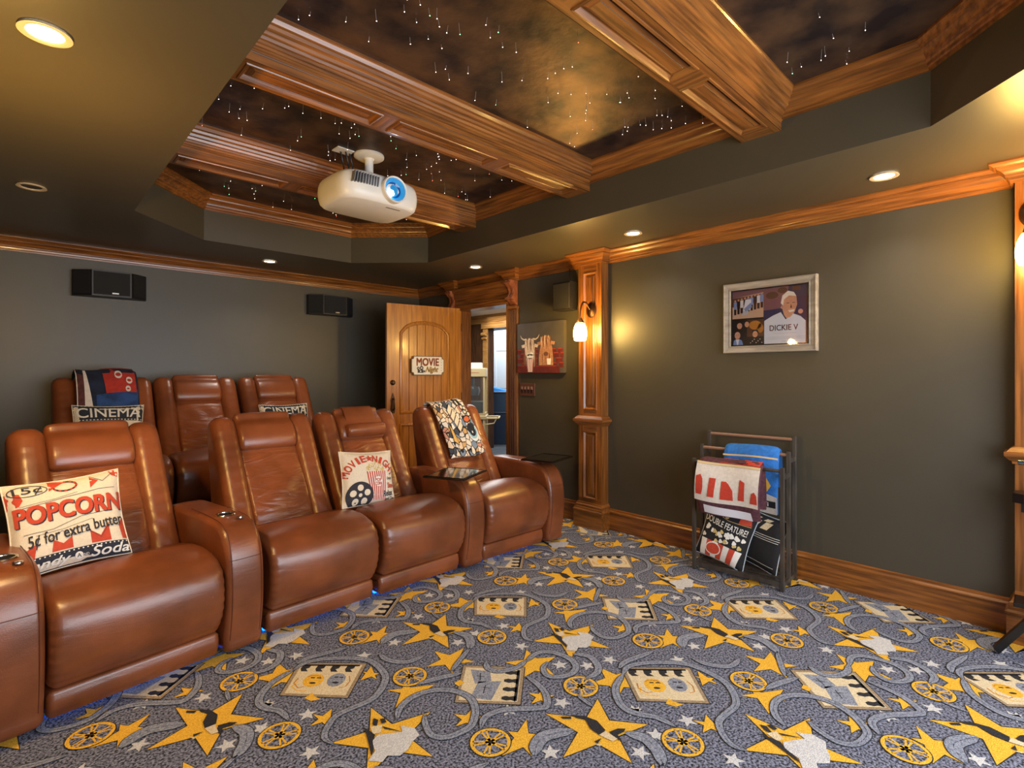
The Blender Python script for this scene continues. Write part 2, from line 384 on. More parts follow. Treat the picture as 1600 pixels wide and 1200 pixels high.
# leaf, hinged on the far jamb
HX, HY, EX, EY = 3.775, 4.86, 2.895, 5.02
DW = math.hypot(HX-EX, HY-EY); da = math.atan2(HY-EY, HX-EX)
door = thing('door_1', None, None, (EX, EY, .012), da, kind='structure')   # local x from free edge to hinge, face towards -y
b = MB(DOORW); H = 2.115; TH = .045; hx0, hx1 = .155, DW-.155
b.box((0, -TH, 0), (hx0, 0, H)); b.box((hx1, -TH, 0), (DW, 0, H)); b.box((hx0, -TH, 0), (hx1, 0, .2)); b.box((hx0, -TH, .80), (hx1, 0, .93))
nA = 16
arch = []
zsh, zap = 1.80, 1.925
for i in range(nA+1):
    t = i/nA; x = hx0+(hx1-hx0)*t; u = abs(2*t-1)
    z = zsh if u > .9 else zsh+.02+(zap-zsh-.02)*math.sqrt(max(0, 1-(u/.9)**2))
    arch.append((x, z))
P = arch+[(hx1, H), (hx0, H)]
b.prism(P, 0, TH, Matrix(((1, 0, 0, 0), (0, 0, -1, 0), (0, 1, 0, 0), (0, 0, 0, 1))))
b.box((hx0, -TH+.016, .2), (hx1, -.01, 1.95))
nb = 6; bw = (hx1-hx0)/nb
for i in range(nb):
    for za, zb in ((.2, .8), (.93, zsh+.02+.1*math.sin(PI*(i+.5)/nb))): b.box((hx0+i*bw+.003, -TH+.008, za+.01), (hx0+(i+1)*bw-.003, -TH+.02, zb), bev=.003, seg=1)
Md = Matrix(((1, 0, 0, 0), (0, 0, -1, -TH), (0, 1, 0, 0), (0, 0, 0, 1)))
mp = [(-.016, 0), (-.014, .006), (-.004, .012), (.006, .012), (.012, .004), (.018, .003), (.022, -.004), (.026, -.012)]
b.mold([(hx0, .2), (hx1, .2), (hx1, .8), (hx0, .8)], mp, True, Md)
b.mold([(hx0, .93), (hx1, .93)]+arch[::-1], mp, True, Md)
b.build('door_leaf', parent=door, smooth=True)
hd = MB(BRONZE); hx, hz = .065, 1.02
hd.prism([(hx-.02, .93), (hx+.02, .93), (hx+.028, .98), (hx+.02, 1.03), (hx+.026, 1.07), (hx+.012, 1.12), (hx, 1.15), (hx-.012, 1.12), (hx-.026, 1.07), (hx-.02, 1.03), (hx-.028, .98)], 0, .007, Md)
hd.tube([(hx, -TH-.004, .96), (hx, -TH-.045, .975), (hx, -TH-.055, 1.02), (hx, -TH-.045, 1.07), (hx, -TH-.005, 1.09)], [.008, .007, .008, .007, .008], 10)
hd.build('door_handle', parent=door, smooth=True)
kb = MB(BRONZE); kb.lathe([(0, .03), (.012, .03), (.014, .018), (.02, .016), (.028, .01), (.03, 0)], 20, Md @ Matrix.Translation((hx, 1.26, 0))); kb.build('deadbolt', parent=door, smooth=True)
for zz in (.25, 1.05, 1.85):
    hb = MB(BRONZE); hb.tube([(DW+.004, -TH-.004, zz), (DW+.004, -TH-.004, zz+.09)], .006, 8); hb.build('hinge', parent=door, smooth=True)
# sign on the door
CREAM = mat('sign_cream', '#E9DFC8', .6, noise=.05); SIGNW = mat('sign_edge', '#6A5138', .6); RUST = mat('sign_rust', '#B35A2C', .6); GOLD = mat('sign_gold', '#B58A36', .6); INK = mat('sign_ink', '#3A332E', .6)
def wood_map(M):
    return lambda lift: (lambda u, v: tuple(M @ Vector((u, v, lift))))
SW, SH = .40, .215; sx, sz = .465, 1.455
sign = thing('door_sign', 'cream ticket-shaped sign reading Movie Night hung on the open wooden door', 'sign', tuple(door.matrix_basis @ Vector((sx, -TH-.016, sz-.01))), da)
bs = MB(SIGNW); o_ = .028
tk = [(-SW/2+o_, -SH/2), (SW/2-o_, -SH/2), (SW/2-o_+.004, -SH/2+.02), (SW/2-.018, -SH/2+o_), (SW/2, -SH/2+o_+.004), (SW/2, SH/2-o_-.004), (SW/2-.018, SH/2-o_), (SW/2-o_+.004, SH/2-.02), (SW/2-o_, SH/2), (-SW/2+o_, SH/2), (-SW/2+o_-.004, SH/2-.02), (-SW/2+.018, SH/2-o_), (-SW/2, SH/2-o_-.004), (-SW/2, -SH/2+o_+.004), (-SW/2+.018, -SH/2+o_), (-SW/2+o_-.004, -SH/2+.02)]
Ms = Matrix(((1, 0, 0, 0), (0, 0, -1, 0), (0, 1, 0, 0), (0, 0, 0, 1)))
bs.prism(tk, 0, .012, Ms); bs.use(CREAM).prism([(x*.95, y*.92) for x, y in tk], .010, .0135, Ms)
fm = wood_map(Ms)
put_text(bs, RUST, 'MOVIE', (-.135, .0, .13, .082), fm(.0143), bold=.05, g=0)
put_text(bs, GOLD, 'Night', (-.03, -.088, .125, -.012), fm(.0143), bold=.04, shear=.45, g=0)
flat(bs, INK, [[(-.125, -.08), (-.055, -.08), (-.055, -.045), (-.125, -.045)], [(-.055, -.068), (-.035, -.078), (-.035, -.048), (-.055, -.058)], disc(-.118, -.03, .017), disc(-.078, -.026, .022)], fm(.0143))
flat(bs, CREAM, [disc(-.118, -.03, .006), disc(-.078, -.026, .009), disc(-.09, -.062, .008)], fm(.0148))
flat(bs, GOLD, [[(.158, -.06+.03*k), (.163, -.06+.03*k), (.163, -.045+.03*k), (.158, -.045+.03*k)] for k in range(5)], fm(.0143))
bs.build('sign_board', parent=sign)

# ------------------------------------------------------------------ hall seen through the doorway
HP = mat('hall_floor_plank', '#6E757C', .3, color2='#464D55', nscale=3, stretch=(1, 6, 1), detail=5); HW = mat('hall_wood', '#5A3A22', .45, color2='#3A2414', nscale=5, stretch=(6, 6, .8)); HL = wood('hall_light_wood', 1, '#B98A4E', '#94652F')
WPAINT = mat('white_paint', '#DDE3EA', .5)
struct('floor_hall', MB().box((XR+.0, 2.5, -.05), (10.5, 11, 0)), HP)
struct('ceiling_hall', MB().box((XR+T, 2.5, ZS), (10.5, 11, ZS+.05)), mat('hall_ceiling', '#D8CFBF', .7))
b = MB(HW); b.box((6.3, 2.5, 0), (6.44, 6.25, ZS)); b.box((6.3, 7.25, 0), (6.44, 11, ZS)); b.box((6.3, 6.25, 2.2), (6.44, 7.25, ZS)); struct('wall_hall', b)
struct('wall_hall_end', MB().box((XR+T, 10.9, 0), (10.5, 11, ZS)), HW); struct('wall_hall_near', MB().box((XR+T, 2.5, 0), (10.5, 2.6, ZS)), WPAINT)
struct('wall_hall_side', MB().box((XR+.1, YB+T, 0), (XR+T, 11, ZS)), HW)
b = MB(HL); 
for y0, y1 in ((6.13, 6.25), (7.25, 7.37)):
    b.box((6.27, y0, 0), (6.3, y1, 2.3), bev=.003)
    b.tube([(6.25, y0-.0, 2.1), (6.25, y1, 2.1)], .035, 10); b.tube([(6.255, y0-.0, 2.02), (6.255, y1, 2.02)], .022, 10)
b.box((6.255, 6.1, 2.2), (6.3, 7.4, 2.3)); b.mold([(6.3, 2.6), (6.3, 10.8)][::1], crown(ZS, 1.3, 1.3)); struct('trim_40', b)
b = MB(WPAINT); b.box((8.3, 5, 0), (8.4, 10.9, ZS)); struct('wall_far_room', b)
b = MB(WPAINT); M = Matrix(((0, 0, -1, 8.28), (-1, 0, 0, 9.35), (0, 1, 0, 0), (0, 0, 0, 1)))
panel_face(b, M, .85, 2.05, [(.12, .15, .73, .85), (.12, 1.0, .73, 1.92)]); struct('door_2', b)

# ------------------------------------------------------------------ carpet with its printed pattern
PER = 1.065; EL = []     # elements: (z-layer, material, [polygons])
SP = dict(sheen=.0)
def carpet(name, c1, c2, sc=170): return mat(name, c1, .95, color2=c2, nscale=sc, bump=.5, bscale=260, detail=1)
CB = carpet('carpet_slate', '#8A8EA4', '#1B1E28', 115); CG = carpet('carpet_gold', '#F0BE38', '#DCA228'); CR_ = carpet('carpet_ribbon', '#9BA1B0', '#6A7082'); CS = carpet('carpet_silver', '#D6D5D4', '#B9B9BC')
CK = carpet('carpet_dark', '#2B2A30', '#17171C'); CT = carpet('carpet_tan', '#A99578', '#8A765C'); CC = carpet('carpet_cream', '#E2D2B0', '#CDBB97'); CA = carpet('carpet_amber', '#D08E22', '#B8761A')
def q(org, sc, pts): return [onz(org[0]+x/sc, org[1]+y/sc) for x, y in pts]
S1, S2, S3, S4 = ((1200, 980), 4), ((700, 1020), 4), ((400, 1020), 4), ((1080, 920), 5)
def starpoly(tips):
    P = [Vector(t) for t in tips]; out = []
    c = sum(P, Vector((0, 0)))/5
    for i in range(5):
        a, b_ = P[i], P[(i+1) % 5]; p0, p1 = P[i-1], P[(i+2) % 5]      # chords P[i]-P[i+2] and P[i-1]-P[i+1]
        d1 = p1-a; d2 = p0-b_; den = d1.x*d2.y-d1.y*d2.x
        out.append(tuple(a))
        if abs(den) > 1e-9:
            t = ((b_.x-a.x)*d2.y-(b_.y-a.y)*d2.x)/den; out.append(tuple(a+d1*max(.1, min(.6, t))))
        else: out.append(tuple((a+b_)/2*.5+c*.5))
    return out
def grow(poly, d):
    P = [Vector(p) for p in poly]; n = len(P); ar = sum(P[i].x*P[(i+1) % n].y-P[(i+1) % n].x*P[i].y for i in range(n)); sg = 1 if ar > 0 else -1; out = []
    for i in range(n):
        d1 = (P[i]-P[i-1]).normalized(); d2 = (P[(i+1) % n]-P[i]).normalized(); n1 = Vector((d1.y, -d1.x)); n2 = Vector((d2.y, -d2.x)); m_ = n1+n2
        out.append(tuple(P[i]+sg*m_/max(.5, m_.dot(n1))*d))
    return out
def el(z, m, polys): EL.append((z, m, polys))
def motif(z, m, poly, o=.006): el(z, CK, [grow(poly, o)]); el(z+.0003, m, [poly])
# big stars
motif(.0008, CG, starpoly(q(*S2, [(610, 382), (935, 290), (1250, 450), (1150, 692), (720, 655)])))
g2 = starpoly(q(*S3, [(720, 345), (1090, 372), (1105, 650), (690, 780), (470, 565)])); motif(.0008, CG, g2)
# mid stars
for org, t in [(S2, [(490, 418), (645, 520), (525, 648), (338, 645), (375, 492)]),  
               (S2, [(502, 252), (580, 240), (668, 268), (622, 322), (520, 320)]), (S2, [(38, 385), (152, 350), (228, 402), (160, 468), (45, 462)]), 
               (S3, [(820, 235), (925, 195), (1120, 200), (1060, 270), (870, 345)]), (S3, [(720, 85), (775, 130), (755, 168), (650, 175), (665, 120)]), (S3, [(355, 385), (475, 350), (495, 410), (455, 470), (335, 460)]),
               (S4, [(415, 520), (620, 495), (830, 605), (755, 700), (490, 645)])]:
    motif(.0008, CG, starpoly(q(*org, t)), .004)
for org, c, rad, ro in [(S2, (528, 72), .13, 1.0), (S2, (1052, 178), .12, math.atan2(*[a_-b_ for a_, b_ in zip(q(*S2, [(1060, 282)])[0], q(*S2, [(1052, 178)])[0])][::-1]))]: motif(.0008, CG, star5(*q(*org, [c])[0], rad, ro, .42), .004)
# silver stars: centres, equal size
for org, c in [(S2, (700, 77)), (S2, (870, 82)), (S2, (1010, 45)), (S2, (1437, 45)), (S2, (712, 314)), (S2, (1160, 365)), (S2, (1495, 425)), (S2, (1300, 515)), (S2, (640, 625)), (S2, (1200, 625)), (S2, (378, 360)), (S4, (1060, 480)), (S4, (425, 280))]:
    x, y = q(*org, [c])[0]; el(.0014, CS, [star5(x, y, .040, .4+x*3)])
# clappers
def quadmap(Q):     # unit square -> quad (tl,tr,br,bl)
    a, b_, c, d = [Vector(p) for p in Q]
    return lambda u, v: tuple(a*(1-u)*(1-v)+b_*u*(1-v)+c*u*v+d*(1-u)*v)
def um(f, P): return [f(u, v) for u, v in P]
rect = lambda u0, v0, u1, v1: [(u0, v0), (u1, v0), (u1, v1), (u0, v1)]
QA = quadmap(q(*S3, [(272, 65), (692, 68), (572, 285), (148, 268)]))
el(.0016, CK, [grow(um(QA, rect(0, 0, 1, 1)), .004)]); el(.0018, CT, [um(QA, rect(0, 0, 1, 1))]); el(.0020, CC, [um(QA, rect(.05, .06, .95, .94))])
el(.0022, CK, [um(QA, rect(.06, .05, .92, .1))]+[um(QA, [(.08+.22*k, .08), (.2+.22*k, .08), (.19+.22*k, .17), (.15+.22*k, .2), (.2+.22*k, .28), (.1+.22*k, .28), (.07+.22*k, .2)]) for k in range(4)])
el(.0022, CG, [um(QA, disc(.36, .55, .15, .2, 12))]+[um(QA, [(.46, .9), (.5, .98), (.62, 1.06), (.5, 1.12), (.38, 1.05)])]+[um(QA, p) for p in stroke([(.15, .6), (.1, .75), (.2, .85), (.35, .85)], .02)])
el(.0022, CR_, [um(QA, disc(.69, .52, .13, .2, 12))]); el(.0024, CK, [um(QA, p) for p in [rect(.3, .46, .36, .49), rect(.39, .46, .45, .49), disc(.37, .63, .05, .03, 8), rect(.64, .43, .7, .46), rect(.72, .43, .77, .46), disc(.7, .6, .05, .03, 8)]])
el(.0024, CA, [um(QA, p) for p in stroke([(.25, .45), (.3, .4), (.42, .42), (.46, .5)], .02)+stroke([(.8, .75), (.88, .7), (.9, .55), (.85, .4)], .015)+stroke([(.12, .5), (.1, .65), (.2, .78), (.28, .74)], .02)])
QB = quadmap(q(*S2, [(98, 80), (478, 95), (452, 326), (42, 312)]))
el(.0016, CK, [grow(um(QB, rect(0, 0, 1, 1)), .004)]); el(.0018, CT, [um(QB, rect(0, 0, 1, 1))]); el(.0020, CC, [um(QB, rect(.05, .06, .95, .94))])
el(.0022, CK, [um(QB, rect(.89, .08, .94, .92))]+[um(QB, [(.92, .1+.23*k), (.82, .13+.23*k), (.76, .11+.23*k), (.7, .14+.23*k), (.7, .2+.23*k), (.78, .23+.23*k), (.85, .21+.23*k), (.92, .25+.23*k)]) for k in range(4)])
el(.0022, CR_, [um(QB, [(.13, .12), (.45, .15), (.5, .42), (.25, .52)]), um(QB, [(.3, .45), (.66, .42), (.55, .92), (.22, .88)])]); el(.0024, CK, [um(QB, p) for p in stroke([(.25, .3), (.38, .32)], .015)+stroke([(.3, .22), (.32, .42)], .015)+stroke([(.36, .6), (.5, .62)], .015)+stroke([(.42, .54), (.41, .76)], .015)])
el(.0022, CG, [um(QB, [(.0, .42), (.08, .5), (.0, .6), (-.08, .52)])])
# reels
for org, c, rt in [(S2, (265, 562), 0), (S2, (830, 213), .3), (S2, (1510, 595), .5), (S3, (148, 518), .8), (S3, (962, 150), .1)]:
    if org is S2 and c[0] == 1510: continue
    x, y = q(*org, [c])[0]; r = .073
    el(.0026, CK, [disc(x, y, r+.006, n=26)]); el(.0028, CB, [disc(x, y, r*.98, n=26)])
    el(.0030, CG, stroke([(x+r*.94*math.cos(2*PI*k/26), y+r*.94*math.sin(2*PI*k/26)) for k in range(27)], .013)+[p for k in range(5) for s_ in (-.16, .16) for p in stroke([(x, y), (x+r*.9*math.cos(rt+2*PI*k/5+s_), y+r*.9*math.sin(rt+2*PI*k/5+s_))], .007)]+[disc(x, y, .02, n=12)])
    el(.0032, CK, [disc(x, y, .006, n=8)])
# ribbons
def rib(org, pts, w0=.026, z=.0034):
    P = [tuple(p) for p in cr(q(*org, pts), max(8, len(pts)*5), False)]; n = len(P)
    ws = [w0*(.6+.6*abs(math.sin(.6+2.2*i/n)))*min(1, .35+i/4, .35+(n-1-i)/4) for i in range(n)]
    el(z, CK, stroke(P, [x+.006 for x in ws])); el(z+.0002, CR_, stroke(P, ws)); el(z+.0004, CB, stroke([(a+.0, b_) for a, b_ in P], .003))
rib(S3, [(235, 110), (330, 60), (500, 38), (700, 50), (800, 130), (800, 200), (730, 290), (600, 350), (500, 400), (440, 480), (430, 540), (480, 572)])
rib(S3, [(235, 110), (100, 190), (30, 270), (20, 320), (60, 350), (150, 370), (205, 425)])
rib(S3, [(882, 420), (900, 350), (980, 280), (1100, 240), (1230, 240), (1330, 280), (1370, 350), (1360, 430), (1320, 480), (1200, 530), (1100, 520), (1058, 450), (1056, 390)])
rib(S3, [(770, 10), (830, 50), (950, 60), (1060, 15)]); rib(S3, [(1010, 200), (1130, 165), (1290, 130)]); rib(S3, [(1220, 120), (1290, 30), (1340, -30)], .02)
rib(S2, [(205, 475), (240, 400), (360, 360), (560, 350), (618, 335), (610, 260), (560, 200), (490, 150)])
rib(S2, [(490, 55), (560, 5), (650, 0), (760, 40), (800, 90), (770, 135), (690, 155), (620, 145), (595, 100), (625, 60)])
rib(S2, [(235, 60), (255, 105), (330, 118), (430, 95), (490, 50)])
rib(S2, [(1070, 100), (1110, 60), (1200, 25), (1280, -5)]); rib(S2, [(780, 10), (880, 25), (935, 80), (930, 130), (860, 165)], .028)
rib(S2, [(540, 645), (560, 570), (620, 520), (785, 490)], .045); rib(S2, [(1110, 505), (1230, 540), (1310, 620), (1345, 715)], .04)
rib(S2, [(810, 270), (850, 300), (905, 340)], .014)
# the two dancers printed over the big stars
F3 = lambda P: q(*S3, P); F2 = lambda P: q(*S2, P)
el(.0042, CS, [F3([(760, 520), (915, 500), (905, 462), (990, 475), (1022, 520), (980, 560), (950, 610), (900, 650), (820, 650), (790, 690), (700, 682), (745, 620), (725, 560)])])
el(.0044, CK, [F3(p) for p in [[(672, 470), (720, 500), (745, 520), (730, 560), (735, 620), (720, 650), (705, 580), (690, 520)], [(735, 415), (765, 425), (755, 465), (728, 455)], [(790, 465), (915, 500), (800, 480)], [(775, 420), (805, 415), (815, 440), (785, 450)]]])
el(.0044, CC, [F3([(715, 470), (790, 455), (780, 505), (730, 515)])])
el(.0042, CK, [F2(p) for p in [[(775, 395), (850, 400), (930, 430), (985, 490), (945, 520), (890, 480), (860, 425), (800, 412)], [(1010, 500), (1060, 480), (1110, 480), (1100, 500), (1060, 520), (1090, 560), (1040, 540)], [(915, 560), (960, 540), (935, 575)]]]+[[*F2([(705, 405), (770, 405), (770, 420), (715, 418)])]])
el(.0044, CC, [F2([(945, 520), (985, 495), (1060, 545), (1030, 560)]), F2([(905, 575), (960, 580), (950, 590)])])

FX0, FX1, FY0, FY1 = XL, XR, YF, YB
fl = MB(CB)
fl.add([(FX0, FY0, 0), (FX1, FY0, 0), (FX1, FY1, 0), (FX0, FY1, 0)], [(0, 1, 2, 3)])
fl.add([(FX0, FY0, -.05), (FX1, FY0, -.05), (FX1, FY1, -.05), (FX0, FY1, -.05)], [(3, 2, 1, 0)])
fl.add([(FX1, DY0, 0), (FX1+.001, DY0, 0), (FX1+.001, DY1, 0), (FX1, DY1, 0)], [(0, 1, 2, 3)])
BAKE = []
for z, m, polys in EL:
    for p in polys:
        tr = [list(t) for t in tessellate_polygon([[Vector((x, y, 0)) for x, y in p]])]
        tr = [t if (Vector(p[t[1]])-Vector(p[t[0]])).cross(Vector(p[t[2]])-Vector(p[t[0]])) > 0 else t[::-1] for t in tr] if False else tr
        BAKE.append((z, m, p, tr, sum(a for a, _ in p)/len(p), sum(b_ for _, b_ in p)/len(p)))
for z, m, p, tr, cx, cy in BAKE:
    fl.use(m)
    for i in range(-4, 6):
        for j in range(-4, 7):
            dx, dy = i*PER, j*PER
            if FX0 < cx+dx < FX1 and FY0+.9 < cy+dy < 4.3:
                fl.add([(min(FX1, max(FX0, x+dx)), min(FY1, max(FY0, y+dy)), z) for x, y in p], tr)
for i, f in enumerate(fl.f):      # all print faces look up
    a, b_, c = (fl.v[k] for k in f[:3])
    if i != 1 and (b_[0]-a[0])*(c[1]-a[1])-(b_[1]-a[1])*(c[0]-a[0]) < 0: f.reverse()
struct('floor', fl)
# ------------------------------------------------------------------ recliners
def leather(name, wr):
    m = mat(name, '#8C4C2A', .34, color2='#6A381D', nscale=3.5, detail=4); nt = m.node_tree; b = nt.nodes['Principled BSDF']
    tc = nt.nodes.new('ShaderNodeTexCoord'); n1 = nt.nodes.new('ShaderNodeTexVoronoi'); n1.inputs['Scale'].default_value = 230
    mp = nt.nodes.new('ShaderNodeMapping'); mp.inputs['Scale'].default_value = (3.2, 6, 11); mp.inputs['Rotation'].default_value = (0, .5, 0)
    n2 = nt.nodes.new('ShaderNodeTexNoise'); n2.inputs['Scale'].default_value = 1.4; n2.inputs['Detail'].default_value = 3; n2.inputs['Distortion'].default_value = 1.2
    nt.links.new(tc.outputs['Object'], n1.inputs[0]); nt.links.new(tc.outputs['Object'], mp.inputs[0]); nt.links.new(mp.outputs[0], n2.inputs[0])
    b1 = nt.nodes.new('ShaderNodeBump'); b1.inputs['Strength'].default_value = .10; b1.inputs['Distance'].default_value = .002
    b2 = nt.nodes.new('ShaderNodeBump'); b2.inputs['Strength'].default_value = wr; b2.inputs['Distance'].default_value = .03
    nt.links.new(n2.outputs[0], b2.inputs['Height']); nt.links.new(n1.outputs[0], b1.inputs['Height']); nt.links.new(b2.outputs[0], b1.inputs['Normal']); nt.links.new(b1.outputs[0], b.inputs['Normal'])
    b.inputs['Coat Weight'].default_value = .3; b.inputs['Coat Roughness'].default_value = .28
    return m
LE = leather('leather_smooth', .06); LW = leather('leather_wrinkled', .45)
SEAM = mat('leather_seam', '#5B2A16', .6); DARK = mat('dark_void', '#0B0B0D', .5); GLOSS = mat('black_gloss', '#050506', .05, coat=1)
LED = mat('blue_led', '#1040FF', .5, emit='#1268FF', estr=4)
W = .64
def gs(x, s): return math.exp(-(x/s)**2)
def seat_fn(q, N):
    t = q.x/W; top = max(0, N.z)
    d = .018*top*math.sin(PI*t)*gs(q.y-.16, .16)                    # crowned front edge
    d -= .018*top*gs(q.y-.34-.02*math.sin(6*t), .014)*(.4+.6*abs(math.cos(PI*t*1.5)))  # seam across the seat
    d += top*.004*math.sin(38*q.x+9*q.y)*gs(q.y-.42, .07)+top*.010*gs(q.y-.25, .08)*math.sin(PI*t)
    fr = max(0, -N.y); d += fr*.016*math.sin(PI*t)*math.sin(PI*min(1, max(0, (q.z-.12)/.42)))
    # puckers along both vertical edges
    e = gs(t, .05)+gs(t-1, .05); d += fr*e*.004*math.sin(q.z*150)
    return q+N*d
def back_pt(s, wv):   # s along the lean from the seat joint up (metres), wv outwards
    y = .50+s*.545; z = .44+s*.838
    return (y-.838*wv, z+.545*wv)
LEAN = math.atan2(.545, .838)
def recliner(name, label, group, loc, rz, arms=(), trays=(), cups=(), flap=False, W=W, strip=True, armw=.178):
    t = thing(name, label, 'recliner', loc, rz, group)
    seat = MB().puff([(.05, .135), (-.008, .165), (-.048, .24), (-.060, .33), (-.048, .415), (-.005, .470), (.08, .502), (.18, .510), (.30, .500), (.42, .478), (.54, .455), (.66, .44), (.68, .34), (.66, .18), (.4, .135)], .004, W-.004, .04, 150, 26, fn=seat_fn)
    seat.build('seat_cushion', LE, t, True, angle=60)
    MB().puff([(.055, .02), (.025, .035), (.012, .075), (.02, .115), (.05, .13), (.3, .13), (.32, .07), (.3, .02)], .006, W-.006, .025, 60, 8).build('footrest', LE, t, True, angle=60)
    MB().box((.05, .12, .03), (W-.05, .9, .36)).build('base', DARK, t)
    # side bolsters of the back
    bol = [(.47, .40), (.505, .47), (.565, .57), (.65, .72), (.735, .87), (.80, .985), (.85, 1.055), (.90, 1.08), (.955, 1.065), (.985, 1.01), (.975, .9), (.94, .72), (.90, .52), (.86, .3), (.7, .28), (.52, .34)]
    def bfn(q, N): return q+N*(.0025*math.sin(q.z*70+q.x*40)*max(0, -N.y)*gs(q.z-.5, .14)+.0012*math.sin(q.z*90+q.y*30))
    for x0, x1 in ((.0, .148), (W-.148, W)): MB().puff(bol, x0, x1, .055, 110, 8, crown=.006, fn=bfn).build('side_bolster', LE, t, True, angle=60)
    # wrinkled middle panel
    mid = [back_pt(s, wv) for s, wv in [(-.02, -.03), (.05, .0), (.2, .012), (.35, .008), (.52, .0), (.6, -.03)]]+[(.90, .88), (.85, .6), (.8, .32), (.6, .3)]
    def mfn(q, N):
        f = max(0, -N.y); t_ = (q.x-.14)/(W-.28)
        a = .009*math.sin(24*q.z-9*q.x+3*math.sin(7*q.x))*gs(q.z-.60, .13)*math.sin(PI*min(1, max(0, t_)))
        return q+N*f*(a+.004*math.sin(40*q.x+20*q.z)*gs(q.z-.78, .06))
    MB().puff(mid, .137, W-.137, .02, 130, 20, crown=.014, fn=mfn).build('back_cushion', LW, t, True, angle=60)
    hp = [back_pt(.525, .035), back_pt(.515, .0), back_pt(.53, -.05), back_pt(.66, -.1), (.955, 1.05), (.93, 1.09), (.885, 1.10), back_pt(.72, .035), back_pt(.66, .058), back_pt(.58, .06)]
    MB().puff(hp, .139, W-.139, .028, 80, 14, crown=.006).build('headrest', LE, t, True, angle=60)
    MB().box((.02, .80, .10), (W-.02, .93, .62), bev=.02).build('back_shell', LE, t, True)
    for sd in arms:       # -1 left, 1 right, beside the seat
        x0 = -armw-.004 if sd < 0 else W+.004; x1 = x0+armw
        ap = [(.02, .02), (-.022, .1), (-.045, .25), (-.045, .4), (-.027, .5), (.012, .575), (.065, .614), (.14, .630), (.3, .636), (.5, .635), (.7, .625), (.77, .58), (.79, .4), (.79, .1), (.76, .02), (.4, .02)]
        ar = MB().puff(ap, x0, x1, .03, 140, 8, crown=.004).build('armrest', LE, t, True, angle=60)
        sm = MB(SEAM)
        for xx in (x0+.020, x1-.020):
            sm.tube([(xx, y-.0015, z+.0015) for y, z in cr([(-.012, .06), (-.037, .18), (-.050, .33), (-.031, .5), (.010, .583), (.065, .621), (.14, .635), (.3, .641), (.45, .640)], 40, False)], .0016, 5)
        sm.tube([(x0+.012, -.033, .47), (x0+.04, -.041, .47), (x1-.04, -.041, .47), (x1-.012, -.033, .47)], .0018, 5)
        sm.tube([(x0+.012, .34, .636), (x1-.012, .34, .636)], .0018, 5)
        sm.build('seam', parent=ar)
        if sd in cups:
            xc = (x0+x1)/2; M = Matrix.Translation((xc, .20, .639))
            c = MB(METAL).lathe([(.034, -.004), (.036, .004), (.045, .005), (.048, .001), (.046, -.004)], 28, M); c.use(DARK).lathe([(.035, .001), (.033, -.0), (0, -.0005)], 28, M); c.build('cup_holder', parent=t, smooth=True)
            MB(METAL).lathe([(0, .005), (.012, .0045), (.017, .003), (.018, -.001)], 20, Matrix.Translation((xc+.03, .105, .636))).build('control_button', parent=t, smooth=True)
        for ts, tc, tw, td, ta in trays:
            if ts == sd:
                tr = MB(GLOSS); M = Matrix.Translation((tc[0], tc[1], .672)) @ Matrix.Rotation(ta, 4, 'Z')
                tr.box((-tw/2, -td/2, 0), (tw/2, td/2, .014), M, bev=.006); tr.mold([(-tw/2+.012, -td/2+.012), (tw/2-.012, -td/2+.012), (tw/2-.012, td/2-.012), (-tw/2+.012, td/2-.012)], [(0, .0135), (0, .0165), (.006, .0165), (.008, .0135)], True, M)
                tro = tr.build('tray_table', parent=t)
                MB(DARK).lathe([(.03, .63), (.03, .64), (.012, .645), (.012, .675)], 16, Matrix.Translation(((x0+x1)/2, .13, 0))).build('tray_post', parent=tro, smooth=True)
    if flap:
        f = MB()
        pr_ = [(.885+.012*math.cos(a)*0, 0) for a in ()]
        strap = [(.972, 1.0), (.955, 1.075), (.93, 1.103), (.885, 1.114), (.84, 1.08), (.80, 1.02), (.775, .975), (.765, .95), (.77, .942), (.783, .96), (.808, 1.005), (.845, 1.062), (.885, 1.100), (.925, 1.09), (.945, 1.065), (.96, 1.0)]
        f.puff(strap, .20, W-.20, .004, 90, 8); f.build('headrest_strap', LE, t, True, angle=60)
        c = (.752, .948); g = [(c[0]+.047*math.cos(a), c[1]+.047*math.sin(a)) for a in [2*PI*k/12 for k in range(12)]]
        MB().puff(g, .175, W-.155, .02, 40, 10, crown=.004).build('neck_roll', LE, t, True, angle=60)
    if strip: MB(LED).box((.02, .10, .006), (W-.02, .12, .018)).build('light_strip', parent=t)
    return t
GF = 'front row of leather recliners'; GR = 'rear row of leather recliners'
recliner('leather_recliner', 'leftmost front row recliner, with the popcorn pillow and cup holders in both arms', GF, (.085, 2.672, 0), R(7.5), (-1, 1), (), (-1, 1))
recliner('leather_recliner', 'second front row recliner from the left, empty, no pillow or blanket on its wrinkled back', GF, (.935, 2.80, 0), R(3))
recliner('leather_recliner', 'front row recliner with a neck roll, Movie Night pillow and black tray on right arm', GF, (1.592, 2.825, 0), R(1.5), (1,), [(1, (.60, .02), .37, .31, R(24))], flap=True)
recliner('leather_recliner', 'rightmost front row recliner, nearest the doorway, with a cartoon throw over its back', GF, (2.425, 2.84, 0), R(-1), (1,), [(1, (.71, .05), .37, .29, R(15))])
RZ = .25
recliner('leather_recliner', 'leftmost rear row recliner under a folded navy and red blanket', GR, (.20, 4.44, RZ), 0, strip=False)
recliner('leather_recliner', 'middle rear row recliner with bare headrest and crumpled back cushion', GR, (.852, 4.44, RZ), 0, strip=False)
recliner('leather_recliner', 'rightmost rear row recliner, cinema pillow partly hidden by the front row', GR, (1.52, 4.44, RZ), 0, strip=False)

